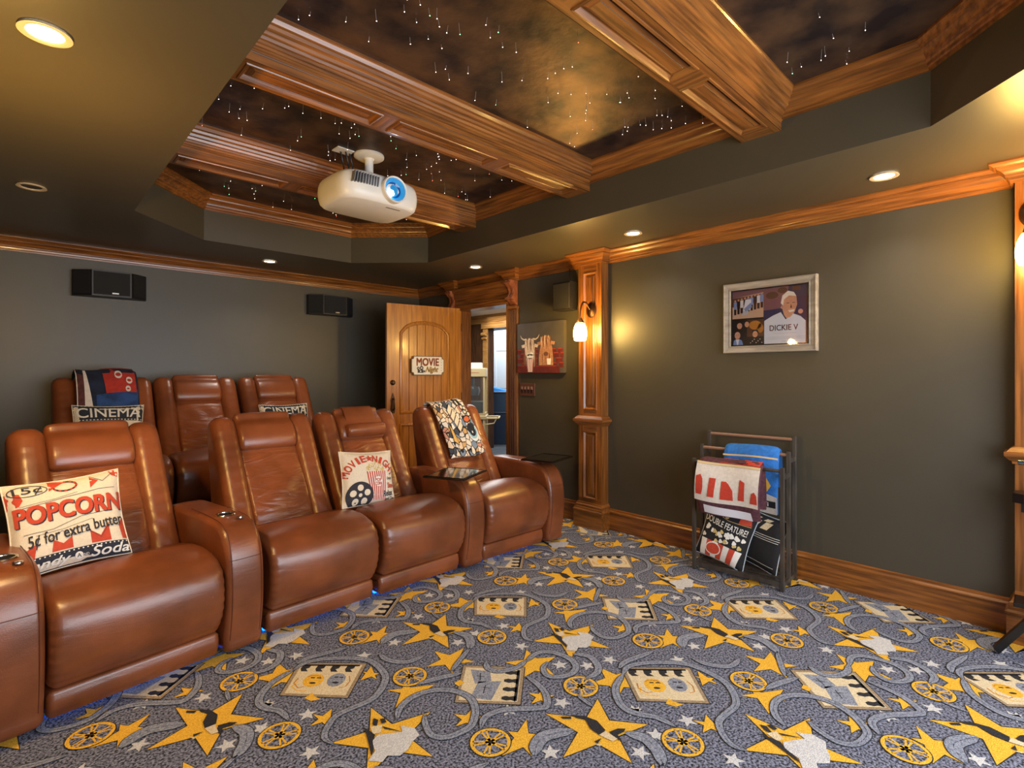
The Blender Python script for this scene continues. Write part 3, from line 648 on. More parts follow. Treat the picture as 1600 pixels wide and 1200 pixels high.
# ------------------------------------------------------------------ pillows
LINEN = mat('linen_cream', '#E6D8C2', .9, noise=.10, nscale=120, bump=.3, bscale=500); PRED = mat('print_red', '#C4472F', .9, noise=.15, nscale=60); PINK_ = mat('print_ink', '#33323A', .9, noise=.2, nscale=80)
NAVY = mat('print_navy', '#2A2E3C', .9, noise=.2, nscale=60); PGREY = mat('print_grey', '#8C8A86', .9); PBUT = mat('print_butter', '#D9BE7A', .9, noise=.3, nscale=90); PBLACK = mat('print_black', '#1E1D20', .9, noise=.2, nscale=80); PWHITE = mat('print_white', '#E8E4DC', .9, noise=.06, nscale=90)
def pil(w, h, th, side=1, lift=0, droop=0):
    def f(u, v):
        u_ = min(1, max(0, u)); v_ = min(1, max(0, v))
        a = (1-abs(2*u_-1)**3.2)*(1-abs(2*v_-1)**3.2)
        z = th/2*max(0, a)**.55+.0035*math.sin(9*u_+5*v_)*a
        x = (u_-.5)*w*(1-.07*math.sin(PI*v_)); y = (v_-.5)*h*(1-.07*math.sin(PI*u_))-droop*(1-abs(2*u_-1))*0
        return (x, -side*(z+lift), y)
    return f
def pillow(name, label, w, h, th, loc, rx, rz, ry, art, base=None, back=None, group=None):
    t = MB(base or LINEN); F = pil(w, h, th); n = 22
    vs = [F(i/n, j/n) for j in range(n+1) for i in range(n+1)]; fs = [(j*(n+1)+i, j*(n+1)+i+1, (j+1)*(n+1)+i+1, (j+1)*(n+1)+i) for j in range(n) for i in range(n)]
    t.add(vs, fs); Bk = pil(w, h, th, -1); t.use(back or base or LINEN).add([Bk(i/n, j/n) for j in range(n+1) for i in range(n+1)], [f[::-1] for f in fs])
    E_ = [F(k/20, 0) for k in range(21)]+[F(1, k/20) for k in range(1, 21)]+[F(1-k/20, 1) for k in range(1, 21)]+[F(0, 1-k/20) for k in range(1, 20)]
    E_ = [(x*1.004, y, z*1.004) for x, y, z in E_]
    t.tube(E_+[E_[0]], .0035, 6, caps=False)
    L = lambda k=1: pil(w, h, th, 1, .0012*k)
    art(t, L)
    o = t.build(name, smooth=False); me = o.data; me.polygons.foreach_set('use_smooth', [True]*len(me.polygons))
    o.rotation_euler = Matrix(Matrix.Rotation(rz, 3, 'Z') @ Matrix.Rotation(rx, 3, 'X') @ Matrix.Rotation(ry, 3, 'Y')).to_euler(); o.location = loc
    return tag(o, label, 'pillow', group)
def P(b, m, polys, f, g=.08):
    b.use(m)
    for p in polys: b.decal(p, f, g)
def art_pop(b, L):
    P(b, PRED, [[(0, .72), (.1, .74), (.14, .8), (.12, .88), (.0, .9)], [(.93, .93), (1, .9), (1, 1), (.9, 1)], [(.36, .86), (.5, .96), (.36, 1)], [(.72, .82), (.8, .9), (.72, .96)]], L(1))
    P(b, PRED, [[(.1, .15), (.18, .15), (.2, .3), (.05, .22)], [(.32, .17), (.5, .17), (.5, .30), (.42, .24), (.34, .3)], [(.66, .17), (.84, .17), (.84, .38), (.75, .24), (.66, .32)], [(.95, .17), (1, .17), (1, .42), (.94, .34)], [(0, .13), (.06, .13), (.06, .3), (0, .36)]], L(1))
    P(b, NAVY, [[(0, 0), (1, 0), (1, .155), (0, .155)]], L(1.5))
    P(b, PWHITE, [disc(.02+.04*k, .14, .008, n=6) for k in range(25)], L(2.5), 0)
    P(b, PINK_, stroke([(.19+.16*math.cos(a), .9+.065*math.sin(a)) for a in [2*PI*k/24 for k in range(25)]], .008), L(2), 0)
    P(b, PINK_, stroke([(.50+.1*math.cos(a), .9+.06*math.sin(a)) for a in [PI+PI*1.5*k/14 for k in range(15)]], .02), L(2), 0)
    P(b, PRED, [disc(.50+.1*math.cos(a), .9+.06*math.sin(a), .012, n=8) for a in [PI+PI*1.5*k/9 for k in range(10)]], L(3), 0)
    P(b, PINK_, stroke([(.72, .97), (.84, .88), (.93, .96)], .006)+stroke([(.04, .7), (.3, .73), (.5, .76), (.8, .79), (.95, .78)], .005)+stroke([(.1, .73), (.4, .76), (.6, .8)], .004)+stroke([(.1, .42), (.35, .42), (.6, .5), (.9, .52)], .005)+stroke([(.2, .385), (.45, .40), (.7, .45)], .004)
      +stroke([(.3, .3), (.42, .38), (.52, .3), (.65, .32), (.75, .22), (.86, .38), (.95, .32)], .005), L(2), .1)
    put_text(b, PINK_, '15¢', (.07, .85, .31, .95), L(3), .01)
    put_text(b, PINK_, 'POPCORN', (.055, .505, 1.005, .70), L(2), .045, bend=.012, g=.08)
    put_text(b, PRED, 'POPCORN', (.045, .515, .995, .71), L(3), .04, bend=.012, g=.08)
    put_text(b, PINK_, '5¢ for extra butter', (.13, .27, .985, .43), L(3.5), .012, shear=.1, rot=R(5), g=.08)
    put_text(b, PWHITE, 'Candy', (.05, .01, .47, .115), L(3), .02, shear=.35)
    put_text(b, PWHITE, 'Soda', (.64, .025, .99, .13), L(3), .02, shear=.35)
    P(b, PWHITE, [disc(.54, .07, .035, .04)], L(2.5)); put_text(b, NAVY, 'A', (.522, .05, .558, .09), L(3.5), .01); put_text(b, PWHITE, 'ND', (.58, .055, .625, .08), L(3), .01)
def arc_text(b, m, txt, c, r, a0, a1, h, f, bold=.03):
    if bold:
        for du, dv in ((.006, 0), (-.006, 0), (0, .006), (0, -.006)): arc_text(b, m, txt, (c[0]+du, c[1]+dv), r, a0, a1, h, f, 0)
        return
    n = len(txt)
    for i, ch in enumerate(txt):
        if ch == ' ': continue
        a = a0+(a1-a0)*(i+.5)/n
        if ch == '*': b.use(m).decal(star5(c[0]+r*math.cos(a), c[1]+r*math.sin(a), h*.5), f, 0); continue
        wd = abs(a1-a0)/n*r*.82; wd *= .45 if ch == 'I' else 1
        vs, fs = text2d(ch, bold); out = []
        for x, y in vs:
            X, Y = (x-.5)*wd, (y-.5)*h; k = a-PI/2
            out.append((c[0]+r*math.cos(a)+X*math.cos(k)-Y*math.sin(k), c[1]+r*math.sin(a)+X*math.sin(k)+Y*math.cos(k)))
        b.use(m).decal(None, f, .12, tris=fs, verts=out)
def art_night(b, L):
    arc_text(b, PRED, 'MOVIE*NIGHT', (.5, .33), .53, R(160), R(20), .13, L(3), .02)
    P(b, PBUT, [disc(.62+.17*math.cos(a)*rr, .70+.1*math.sin(a)*rr, .045, n=8) for a, rr in [(k*.7, .3+.7*(k % 3)/2) for k in range(26)]], L(1.2), 0)
    P(b, LINEN, [disc(.62+.17*math.cos(a)*rr, .70+.1*math.sin(a)*rr, .016, n=6) for a, rr in [(k*1.1+.4, .2+.75*(k % 4)/3) for k in range(30)]], L(1.7), 0)
    tl, tr, br, bl = (.42, .60), (.84, .60), (.78, .06), (.50, .06)
    Q = quadmap([tl, tr, br, bl])
    P(b, PWHITE, [[tl, tr, br, bl]], L(1.6)); P(b, PRED, [[Q(k/9, 0), Q((k+.55)/9, 0), Q((k+.55)/9, 1), Q(k/9, 1)] for k in range(9)], L(2.4), .1)
    P(b, PWHITE, [disc(.64, .40, .085, .095)], L(3)); put_text(b, PRED, 'POP', (.575, .40, .705, .46), L(3.8), .03); put_text(b, PRED, 'CORN', (.57, .33, .71, .39), L(3.8), .03)
    P(b, PINK_, [disc(.28, .17, .255, .25, 26)], L(2.6), .1)
    P(b, LINEN, [disc(.28+.14*math.cos(a), .17+.135*math.sin(a), .06, n=10) for a in [.3+2*PI*k/5 for k in range(5)]]+[disc(.28, .17, .035, n=10)], L(3.4), 0)
    put_text(b, PINK_, 'Enjoy', (.84, .42, .97, .49), L(3), .01, shear=.3, rot=R(8)); put_text(b, PRED, 'Show', (.83, .28, .99, .38), L(3), .02, shear=.3, rot=R(8)); put_text(b, PINK_, 'Relax', (.72, .13, .93, .23), L(3.6), .02, shear=.3, rot=R(10)); put_text(b, PINK_, 'and Two', (.76, .05, .98, .12), L(3.6), .01, shear=.3, rot=R(8))
def art_cinema(b, L):
    P(b, NAVY, [[(0, .66), (1, .66), (1, 1), (0, 1)]], L(1)); P(b, PWHITE, [[(.01+.05*k, .675), (.035+.05*k, .675), (.035+.05*k, .69), (.01+.05*k, .69)] for k in range(20)]+[[(.01+.05*k, .975), (.035+.05*k, .975), (.035+.05*k, .985), (.01+.05*k, .985)] for k in range(20)], L(2), 0)
    put_text(b, PWHITE, 'CINEMA', (.04, .73, .96, .93), L(3), .012)
    for cx in (.2, .64):
        P(b, NAVY, [disc(cx, .32, .2, .25, 26)], L(1)); P(b, PGREY, [disc(cx+.12*math.cos(a), .32+.15*math.sin(a), .04, n=10) for a in [2*PI*k/6 for k in range(6)]], L(2), 0)
        P(b, PWHITE, stroke([(cx+.18*math.cos(a), .32+.225*math.sin(a)) for a in [2*PI*k/26 for k in range(27)]], .008), L(2), 0)
pillow('throw_pillow', 'cream pillow printed 15 cent popcorn on the near left front recliner', .41, .41, .12, (.175, 3.07, .70), R(-24), R(2), R(-4), art_pop)
pillow('throw_pillow', 'cream Movie Night popcorn bucket pillow on the recliner with the neck roll', .37, .37, .12, (1.72, 3.22, .66), R(-20), R(-3), R(4), art_night)
pillow('throw_pillow', 'cinema film reel pillow below the navy blanket in the rear row', .44, .42, .12, (.52, 4.98, .93), R(-24), R(0), R(2), art_cinema)
pillow('throw_pillow', 'cinema pillow peeking above the front row on the rightmost rear recliner', .44, .42, .12, (1.83, 4.96, .885), R(-22), R(0), R(0), art_cinema)

# ------------------------------------------------------------------ blankets
def drape(line, x0, x1, th, n, ns, wav):    # cloth following a YZ line (front hem to rear hem)
    C = cr(line, n, False); vs = []; fs = []
    Ns = []
    for i in range(n):
        d = (C[min(i+1, n-1)]-C[max(i-1, 0)]).normalized(); Ns.append(Vector((-d.y, d.x)))
    f = lambda i, x, o: wav(C[i], x, i/(n-1))+Vector((0, Ns[i].x*o, Ns[i].y*o))
    rows = []
    for k in range(ns+1):
        u = k/ns; e = math.sin(PI*min(1, min(u, 1-u)*12)/2)
        rows.append((x0+(x1-x0)*u, th/2*max(.15, e)))
    loop = lambda x, h: [f(i, x, h) for i in range(n)]+[f(i, x, -h) for i in range(n-1, -1, -1)]
    for x, h in rows: vs += loop(x, h)
    m = 2*n
    for a in range(ns): fs += [[a*m+i, a*m+(i+1) % m, (a+1)*m+(i+1) % m, (a+1)*m+i] for i in range(m)]
    fs += [list(range(m))[::-1], [ns*m+i for i in range(m)]]
    def surf(lift):       # u across, v from front hem (0) to rear hem (1)
        def g(u, v):
            t = min(n-1.001, max(0, v*(n-1))); i = int(t); x = x0+(x1-x0)*u
            a = f(i, x, th/2+lift*2+.001); b_ = f(i+1, x, th/2+lift*2+.001); return tuple(a.lerp(b_, t-i))
        return g
    return vs, fs, surf
# navy blanket folded over the leftmost rear recliner
BN = mat('blanket_navy', '#1E2A45', .95, noise=.6, nscale=7, bump=.4, bscale=200); BR_ = mat('blanket_red', '#B5352A', .95, noise=.2, nscale=30, bump=.4, bscale=200); BWh = mat('blanket_white', '#D6CCC6', .95, noise=.1, nscale=30, bump=.3, bscale=200); BM = mat('blanket_maroon', '#5B2F2E', .95, noise=.4, nscale=40, bump=.4, bscale=200); BB = mat('blanket_blue', '#2C4C86', .95, noise=.5, nscale=12, bump=.4, bscale=200)
line = [(.60, .60), (.67, .79), (.725, .93), (.785, 1.05), (.85, 1.125), (.93, 1.125), (.985, 1.09), (1.01, 1.0), (.99, .85), (.97, .7)]
def wv1(c, x, v): return Vector((x+.012*math.sin(5*v), c.x+.006*math.sin(14*x+6*v), c.y+.006*math.sin(17*x+2*v)))
vs, fs, sf = drape(line, .13, .52, .035, 46, 22, wv1)
b = MB(BN); b.add(vs, fs)
P(b, BM, [[(0, 0), (.12, 0), (.12, 1), (0, 1)]], sf(.001)); P(b, BWh, [[(.12, .05), (.3, .05), (.16, .52), (.12, .52)], [(0, .1), (.015, .1), (.015, 1), (0, 1)]], sf(.002))
P(b, BB, [[(.3, .2), (.98, .2), (.98, .36), (.3, .33)]], sf(.001)); P(b, BR_, [[(.46, .335), (.96, .335), (.96, .62), (.4, .62)]], sf(.003))
for u, v, r in ((.68, .47, .055), (.85, .425, .045), (.82, .36, .035)): P(b, BWh, stroke([(u+r*math.cos(a), v+r*.42*math.sin(a)) for a in [2*PI*k/16 for k in range(17)]], .016), sf(.0045), 0)
P(b, BWh, stroke([(.84, .20), (.88, .215), (.92, .2), (.88, .185), (.84, .2)], .01), sf(.004), 0)
o = b.build('folded_blanket', smooth=True, angle=50); o.location = (.20, 4.44, RZ); tag(o, 'navy blanket with red patch and white rings over the leftmost rear recliner', 'blanket')
# cartoon throw over the rightmost front recliner: voronoi collage of colours with dark outlines
def collage():
    m = bpy.data.materials.new('cartoon_cloth'); m.use_nodes = True; nt = m.node_tree; b = nt.nodes['Principled BSDF']; b.inputs['Roughness'].default_value = .9
    tc = nt.nodes.new('ShaderNodeTexCoord'); mp = nt.nodes.new('ShaderNodeMapping'); mp.inputs['Scale'].default_value = (17, 9, 12); mp.inputs['Rotation'].default_value = (.3, .5, .4); nt.links.new(tc.outputs['Object'], mp.inputs[0])
    nz = nt.nodes.new('ShaderNodeTexNoise'); nz.inputs['Scale'].default_value = 1.3; nt.links.new(mp.outputs[0], nz.inputs[0])
    mx = nt.nodes.new('ShaderNodeMixRGB'); mx.inputs[0].default_value = .25; nt.links.new(mp.outputs[0], mx.inputs[1]); nt.links.new(nz.outputs['Color'], mx.inputs[2])
    v1 = nt.nodes.new('ShaderNodeTexVoronoi'); v1.inputs['Scale'].default_value = 2.1; v2 = nt.nodes.new('ShaderNodeTexVoronoi'); v2.feature = 'DISTANCE_TO_EDGE'; v2.inputs['Scale'].default_value = 2.1
    for v in (v1, v2): nt.links.new(mx.outputs[0], v.inputs[0])
    sp = nt.nodes.new('ShaderNodeSeparateColor'); nt.links.new(v1.outputs['Color'], sp.inputs[0])
    r = nt.nodes.new('ShaderNodeValToRGB'); r.color_ramp.interpolation = 'CONSTANT'; nt.links.new(sp.outputs[0], r.inputs[0])
    cs = ['#E2CDB4', '#D9D3CC', '#E8DCCB', '#7C8FA6', '#E3CBB0', '#C9A16A', '#E6E0D8', '#C98F7C', '#3E4552', '#DDD6CE']; e = r.color_ramp.elements
    while len(e) < len(cs): e.new(.5)
    for i, c in enumerate(cs): e[i].position = i/len(cs); e[i].color = (*srgb(c), 1)
    st = nt.nodes.new('ShaderNodeMath'); st.operation = 'GREATER_THAN'; st.inputs[1].default_value = .06; nt.links.new(v2.outputs['Distance'], st.inputs[0])
    m2 = nt.nodes.new('ShaderNodeMixRGB'); m2.inputs[1].default_value = (*srgb('#1C1C22'), 1); nt.links.new(st.outputs[0], m2.inputs[0]); nt.links.new(r.outputs[0], m2.inputs[2]); nt.links.new(m2.outputs[0], b.inputs['Base Color'])
    return m
TH_ = collage(); TB = mat('throw_sky', '#8FBBD0', .9); TD = mat('throw_dark', '#1B2230', .9); TW = mat('throw_white', '#E4E4E4', .9); TO = mat('throw_orange', '#CF6A38', .9); TCR = mat('throw_cream', '#E9D9BF', .9); TY = mat('throw_yellow', '#D9AE5C', .9)
line = [(.575, .70), (.625, .79), (.71, .92), (.79, 1.04), (.85, 1.11), (.90, 1.125), (.96, 1.11), (.995, 1.04), (.99, .9), (.97, .75)]
def wv2(c, x, v): return Vector((x+.03*(1-v)-.01+.01*math.sin(9*v), c.x+.010*math.sin(11*x+7*v)+.006*math.sin(31*x), c.y+.010*math.sin(13*x+3*v)+(-.035*(1-(x-.12)/.34) if v < .35 else -.035*(1-(x-.12)/.34)*max(0, (.6-v)/.25) if v < .6 else 0)))
vs, fs, sf = drape(line, .12, .465, .022, 56, 30, wv2)
b = MB(TH_); b.add(vs, fs)
def ringp(cx, cy, r, a0, a1, w_, k=.5, n=22): return stroke([(cx+r*math.cos(a), cy+r*k*math.sin(a)) for a in [a0+(a1-a0)*i/n for i in range(n+1)]], w_)
P(b, TD, [disc(.8, .2, .15, .085, 22)], sf(.0015)); P(b, TB, ringp(.8, .2, .13, R(170), R(390), .05), sf(.003), 0); P(b, TW, ringp(.8, .2, .15, R(160), R(390), .02), sf(.0035), 0)
P(b, TO, [disc(.8, .325, .1, .03, 14)], sf(.0025)); P(b, TD, ringp(.8, .325, .1, 0, 2*PI, .01, .3), sf(.0035), 0); P(b, TW, [disc(.78, .20, .02, .012, 8)], sf(.004), 0)
P(b, TY, [[(.17, .14), (.3, .1), (.27, .24), (.21, .32)]], sf(.002)); P(b, TD, stroke([(.17, .14), (.3, .1), (.27, .24), (.21, .32), (.17, .14)], .012), sf(.003))
Qs = quadmap([(.36, .44), (.52, .5), (.6, .28), (.46, .22)])
P(b, TCR, [um(Qs, rect(0, 0, 1, 1))], sf(.002)); P(b, TD, [um(Qs, p) for k in range(5) for p in stroke([(.0, k/4), (1, k/4)], .04)]+[um(Qs, p) for p in stroke([(0, 0), (0, 1)], .05)+stroke([(1, 0), (1, 1)], .05)], sf(.003), 0)
for (u, v) in ((.82, .44), (.9, .42), (.86, .39), (.94, .36)): P(b, TCR, [disc(u, v, .045, .022, 12)], sf(.002), 0); P(b, TD, ringp(u, v, .045, 0, 2*PI, .01), sf(.003), 0)
o = b.build('throw_blanket', smooth=True, angle=50); o.location = (2.425, 2.84, 0); o.rotation_euler.z = R(-1); tag(o, 'cartoon collage throw over the rightmost front recliner', 'blanket')

# ------------------------------------------------------------------ projector
pj = thing('projector', 'white ceiling projector with glowing blue lens hung between the wooden beams', 'projector', (1.69, 3.14, 2.435), R(2))
pj.scale = (1.14, 1.14, 1.0); PZ = ZT-2.435
PW, PD, PH = .50, .40, .175
b = MB(WHITE)
def sup(rx, ry, k, n=48): return [(math.copysign(abs(math.cos(a))**k, math.cos(a))*rx, math.copysign(abs(math.sin(a))**k, math.sin(a))*ry) for a in [2*PI*i/n for i in range(n)]]
lv = [(.0, .86, 0), (.004, .90, 0), (.02, .955, 0), (.05, .985, 0), (.09, 1, 0), (.125, .99, 0), (.15, .965, 0), (.166, .93, 0), (.174, .88, 0), (.176, .85, 0)]
vs = []; n = 48
for z, k, _ in lv: vs += [(x*k, y*k+(.02*(x/(PW/2))**2 if y < 0 else 0), z-(.018 if y > 0 else 0)*(z < .1)*0) for x, y in sup(PW/2, PD/2, .38)]
fs = [[a*n+i, a*n+(i+1) % n, (a+1)*n+(i+1) % n, (a+1)*n+i] for a in range(len(lv)-1) for i in range(n)]+[list(range(n))[::-1], [(len(lv)-1)*n+i for i in range(n)]]
b.add(vs, fs)
body = b.build('body', parent=pj, smooth=True, angle=40)
Mf = Matrix(((1, 0, 0, 0), (0, 0, -1, -PD/2), (0, 1, 0, 0), (0, 0, 0, 1)))
g = MB(mat('vent_grey', '#6E6E72', .6))
for k in range(10):
    x = -.205+k*.0155; M = Mf @ Matrix.Translation((x, .085, .004)) @ Matrix.Rotation(R(-8), 4, 'Z'); g.box((-.0028, 0, -.03), (.0028, .062, .002), M)
g.build('vent', parent=pj)
LB = mat('lens_blue', '#2A86B8', .08, coat=1, emit='#1C6FA8', estr=.35); LG = mat('lens_glow', '#FFFFFF', .1, emit='#E8F4FF', estr=22); LM = mat('lens_mid', '#0C3E74', .1, emit='#063A80', estr=.35)
Ml = Mf @ Matrix.Translation((.035, .092, 0)) @ Matrix.Diagonal((1.15, 1.25, 1, 1))
b = MB(WHITE).lathe([(.066, -.02), (.066, .022), (.063, .026), (.058, .024), (.056, .0)], 36, Ml); ring = b.build('lens_ring', parent=pj, smooth=True)
b = MB(LB).lathe([(.056, .018), (.048, .006), (.04, .0)], 36, Ml); b.use(LM).lathe([(.04, .0), (.036, -.002), (.03, -.004)], 36, Ml); b.use(LB).lathe([(.03, -.004), (.0, .004)], 36, Ml); b.build('lens', parent=ring, smooth=True)
b = MB(LG); b.lathe([(.0, .006), (.009, .0045), (.016, .001)], 20, Ml @ Matrix.Translation((-.014, -.018, .002))); b.build('lens_light', parent=ring, smooth=True)
b = MB(BLACK); b.box((.03, -.14, -.0012), (.12, -.125, .0)); b.build('underside_label', mat('label_grey', '#8A8178', .6), pj)
b = MB(WHITE); zc = PZ
b.lathe([(0, zc), (.085, zc), (.085, zc-.012), (.075, zc-.02), (.03, zc-.024), (.024, zc-.035), (.024, .215), (.0, .215)], 32, Matrix.Translation((0, .0, 0)))
b.box((-.07, -.05, .20), (.07, .05, .215), bev=.004); b.box((-.07, -.05, .174), (-.055, .05, .205)); b.box((.055, -.05, .174), (.07, .05, .205)); b.build('ceiling_mount', parent=pj, smooth=True)
b = MB(BLACK)
for dx, dy in ((0, 0), (.03, .01), (-.02, .02)): b.tube([tuple(v) for v in cr([(-.13+dx, .03+dy, zc-.008), (-.12+dx, .03+dy, zc-.05), (-.1+dx, .05+dy, .27), (-.09+dx*.4, .10, .22), (-.07, .14, .18)], 14, False)], .0045, 8)
b.build('cable', parent=pj, smooth=True)
b = MB(WHITE); b.box((-.19, -.0, zc-.008), (-.09, .075, zc-.0005), bev=.002); b.build('cable_plate', parent=pj)
light('projector_beam', 'SPOT', (1.73, 2.86, 2.50), 25, (.85, .92, 1), rot=(R(82), 0, R(180)), spot_size=R(36), spot_blend=.3, shadow_soft_size=.02)

# ------------------------------------------------------------------ rear wall loudspeakers, side speaker
SPK = mat('speaker_cloth', '#131315', .8, bump=.1, bscale=400); SPB = mat('speaker_cabinet', '#1B1A1B', .45); LOGO = mat('badge_silver', '#B9B6AE', .3, metal=.6)
def rear_speaker(x, label):
    t = thing('wall_speaker', label, 'speaker', (x, YB-.001, 2.02), 0, 'wide black speakers on the rear wall')
    b = MB(SPB); prof = [(-.255, 0), (-.255, -.06), (-.135, -.165), (.135, -.165), (.255, -.06), (.255, 0)]
    b.prism(prof, 0, .215); b.build('cabinet', parent=t)
    b = MB(SPK)
    for p, q_ in ((prof[1], prof[2]), (prof[2], prof[3]), (prof[3], prof[4])):
        p, q_ = Vector(p), Vector(q_); d = (q_-p).normalized(); nn = Vector((d.y, -d.x)); a, c = p+d*.012, q_-d*.012
        b.prism([tuple(a), tuple(c), tuple(c+nn*.008), tuple(a+nn*.008)], .014, .205)
    gr = b.build('grille', parent=t)
    b = MB(LOGO); b.box((-.0, -.1755, .022), (.045, -.1735, .032)); b.build('badge', parent=gr)
    return t
rear_speaker(.60, 'wide black speaker on the rear wall above the leftmost rear recliner'); rear_speaker(2.58, 'wide black speaker on the rear wall nearest the open wooden door')
t = thing('side_speaker', 'small dark bookshelf speaker high on the wall between canvas and pilaster', 'speaker', (XR-.015, 3.15, 1.95), R(0))
M = Matrix.Translation((-.0, 0, 0))
b = MB(SPB); b.prism([(-.15, -.105), (-.03, -.09), (-.03, .09), (-.15, .105)], 0, .255); b.build('cabinet', mat('speaker_brown', '#1E1A15', .5), t)
b = MB(SPK); b.box((-.158, -.098, .012), (-.149, .098, .243), bev=.004); b.build('grille', mat('grille_brown', '#1A1713', .8), t)
b = MB(BLACK); b.tube([tuple(v) for v in cr([(-.06, -.02, .25), (-.05, -.02, .30), (-.03, .0, .34), (-.01, .02, .40)], 12, False)], .004, 8); b.build('cable', parent=t)
MB(BLACK).box((-.03, -.02, .1), (.0149, .02, .16)).build('bracket', parent=t)

# ------------------------------------------------------------------ canvas of the two highland cows
def wallmap(y1, z0, x):      # u to the right in the picture (decreasing Y), v up
    return lambda w_, h_, lift=0: (lambda u, v: (x-lift, y1-u*w_, z0+v*h_))
cv = thing('canvas_print', 'square canvas of two shaggy highland cows with popcorn in red theatre seats', 'picture', (0, 0, 0))
y1, z0, cw, chh, cx = 3.86, 1.375, .63, .50, XR-.04
CVB = mat('canvas_dark', '#55504E', .6, noise=.2, nscale=6); CRD = mat('canvas_red', '#6A2622', .6, noise=.3, nscale=20); CRL = mat('canvas_red_light', '#8E3A32', .6); CCO = mat('canvas_cow_fawn', '#C08A62', .7, noise=.3, nscale=70); CCP = mat('canvas_cow_cream', '#E2CDB6', .7, noise=.25, nscale=70); CCD = mat('canvas_cow_brown', '#7C4A33', .7, noise=.3, nscale=70); CED = mat('canvas_edge', '#4E463A', .6)
b = MB(CED); b.box((cx, y1-cw, z0), (XR-.001, y1, z0+chh)); F = wallmap(y1, z0, cx); L = lambda k: F(cw, chh, .0006*k)
P(b, CVB, [rect(0, 0, 1, 1)], L(1), 0)
for r_, (v, n_) in enumerate(((.46, 8), (.38, 7), (.28, 6), (.19, 5))):
    for i in range(n_):
        u = (i+.5*(r_ % 2))/n_; P(b, CRD, [[(max(0, u), v-.085), (min(1, u+.86/n_), v-.085), (min(1, u+.86/n_), v), (min(1, u+.76/n_), v+.025), (max(0, u+.1/n_), v+.025), (max(0, u), v)]], L(2+.2*r_), 0); P(b, CRL, [[(max(0, u+.05/n_), v-.005), (min(1, u+.8/n_), v-.005), (min(1, u+.7/n_), v+.018), (max(0, u+.15/n_), v+.018)]], L(2.1+.2*r_), 0)
def cow(cx_, body, head, dy, horns):
    P(b, body, [[(cx_-.14, .05), (cx_-.15, .3), (cx_-.12, .5), (cx_-.1, .6), (cx_+.1, .6), (cx_+.13, .48), (cx_+.15, .3), (cx_+.15, .05)]], L(3.4), 0)
    P(b, head, [[(cx_-.1, .42+dy), (cx_-.12, .6+dy), (cx_-.08, .7+dy), (cx_, .73+dy), (cx_+.08, .7+dy), (cx_+.12, .6+dy), (cx_+.09, .42+dy), (cx_+.05, .32+dy), (cx_-.05, .32+dy)]], L(3.8), 0)
    P(b, head, [[(cx_-.11, .62+dy), (cx_-.19, .6+dy), (cx_-.17, .54+dy), (cx_-.1, .56+dy)], [(cx_+.11, .62+dy), (cx_+.19, .6+dy), (cx_+.17, .54+dy), (cx_+.1, .56+dy)]], L(3.7), 0)
    P(b, CCD, [disc(cx_, .37+dy, .05, .045, 12)]+stroke([(cx_-.06, .68+dy), (cx_-.04, .5+dy)], .008)+stroke([(cx_+.05, .69+dy), (cx_+.04, .5+dy)], .008)+stroke([(cx_, .7+dy), (cx_+.005, .52+dy)], .006), L(4.4), 0)
    P(b, CVB, [disc(cx_-.02, .37+dy, .009, n=6), disc(cx_+.02, .37+dy, .009, n=6)], L(5), 0)
    if horns: P(b, CCP, [p for s in (-1, 1) for p in stroke([(cx_+s*.07, .68), (cx_+s*.13, .67), (cx_+s*.18, .70), (cx_+s*.21, .76)], [.035, .03, .02, .006])], L(4.6), 0)
cow(.29, CCD, CCP, -.04, True); cow(.64, CCO, CCO, .0, False)
for cx_, dy, m_ in ((.29, -.04, CCP), (.64, 0, CCO)):
    for k in range(9):
        x_ = cx_-.1+.025*k; P(b, (CCP, m_, CCD)[k % 3], stroke([(x_, .74+dy-.002*(k-4)**2), (x_+.012*math.sin(k*2), .64+dy), (x_*.85+cx_*.15, .50+dy-.03*(k % 2))], [.012, .02, .004]), L(4.2), 0)
        P(b, (CCO, CCD, m_)[k % 3], stroke([(x_, .46), (x_*1.02-cx_*.02, .3), (x_, .12)], [.01, .014, .004]), L(3.6), 0)
P(b, CRD, [[(.0, 0), (.0, .13), (.04, .16), (.3, .16), (.34, .12), (.35, 0)], [(.38, 0), (.38, .1), (.42, .15), (.86, .15), (.92, .1), (.93, 0)]], L(5), 0); P(b, CRL, [rect(.03, .135, .3, .15), rect(.42, .125, .86, .14)], L(5.6), 0)
P(b, PWHITE, [[(.22, .3), (.38, .3), (.35, .02), (.25, .02)], disc(.3, .33, .08, .05), disc(.26, .37, .03), disc(.33, .38, .035), [(.66, .28), (.75, .28), (.74, .16), (.67, .16)]], L(6), 0)
P(b, PRED, [[(.24+.04*k, .29), (.255+.04*k, .29), (.262+.032*k, .03), (.25+.032*k, .03)] for k in range(4)], L(6.6), 0); P(b, CRD, stroke([(.71, .28), (.715, .36)], .01), L(6.6), 0)
b.build('canvas', parent=cv)

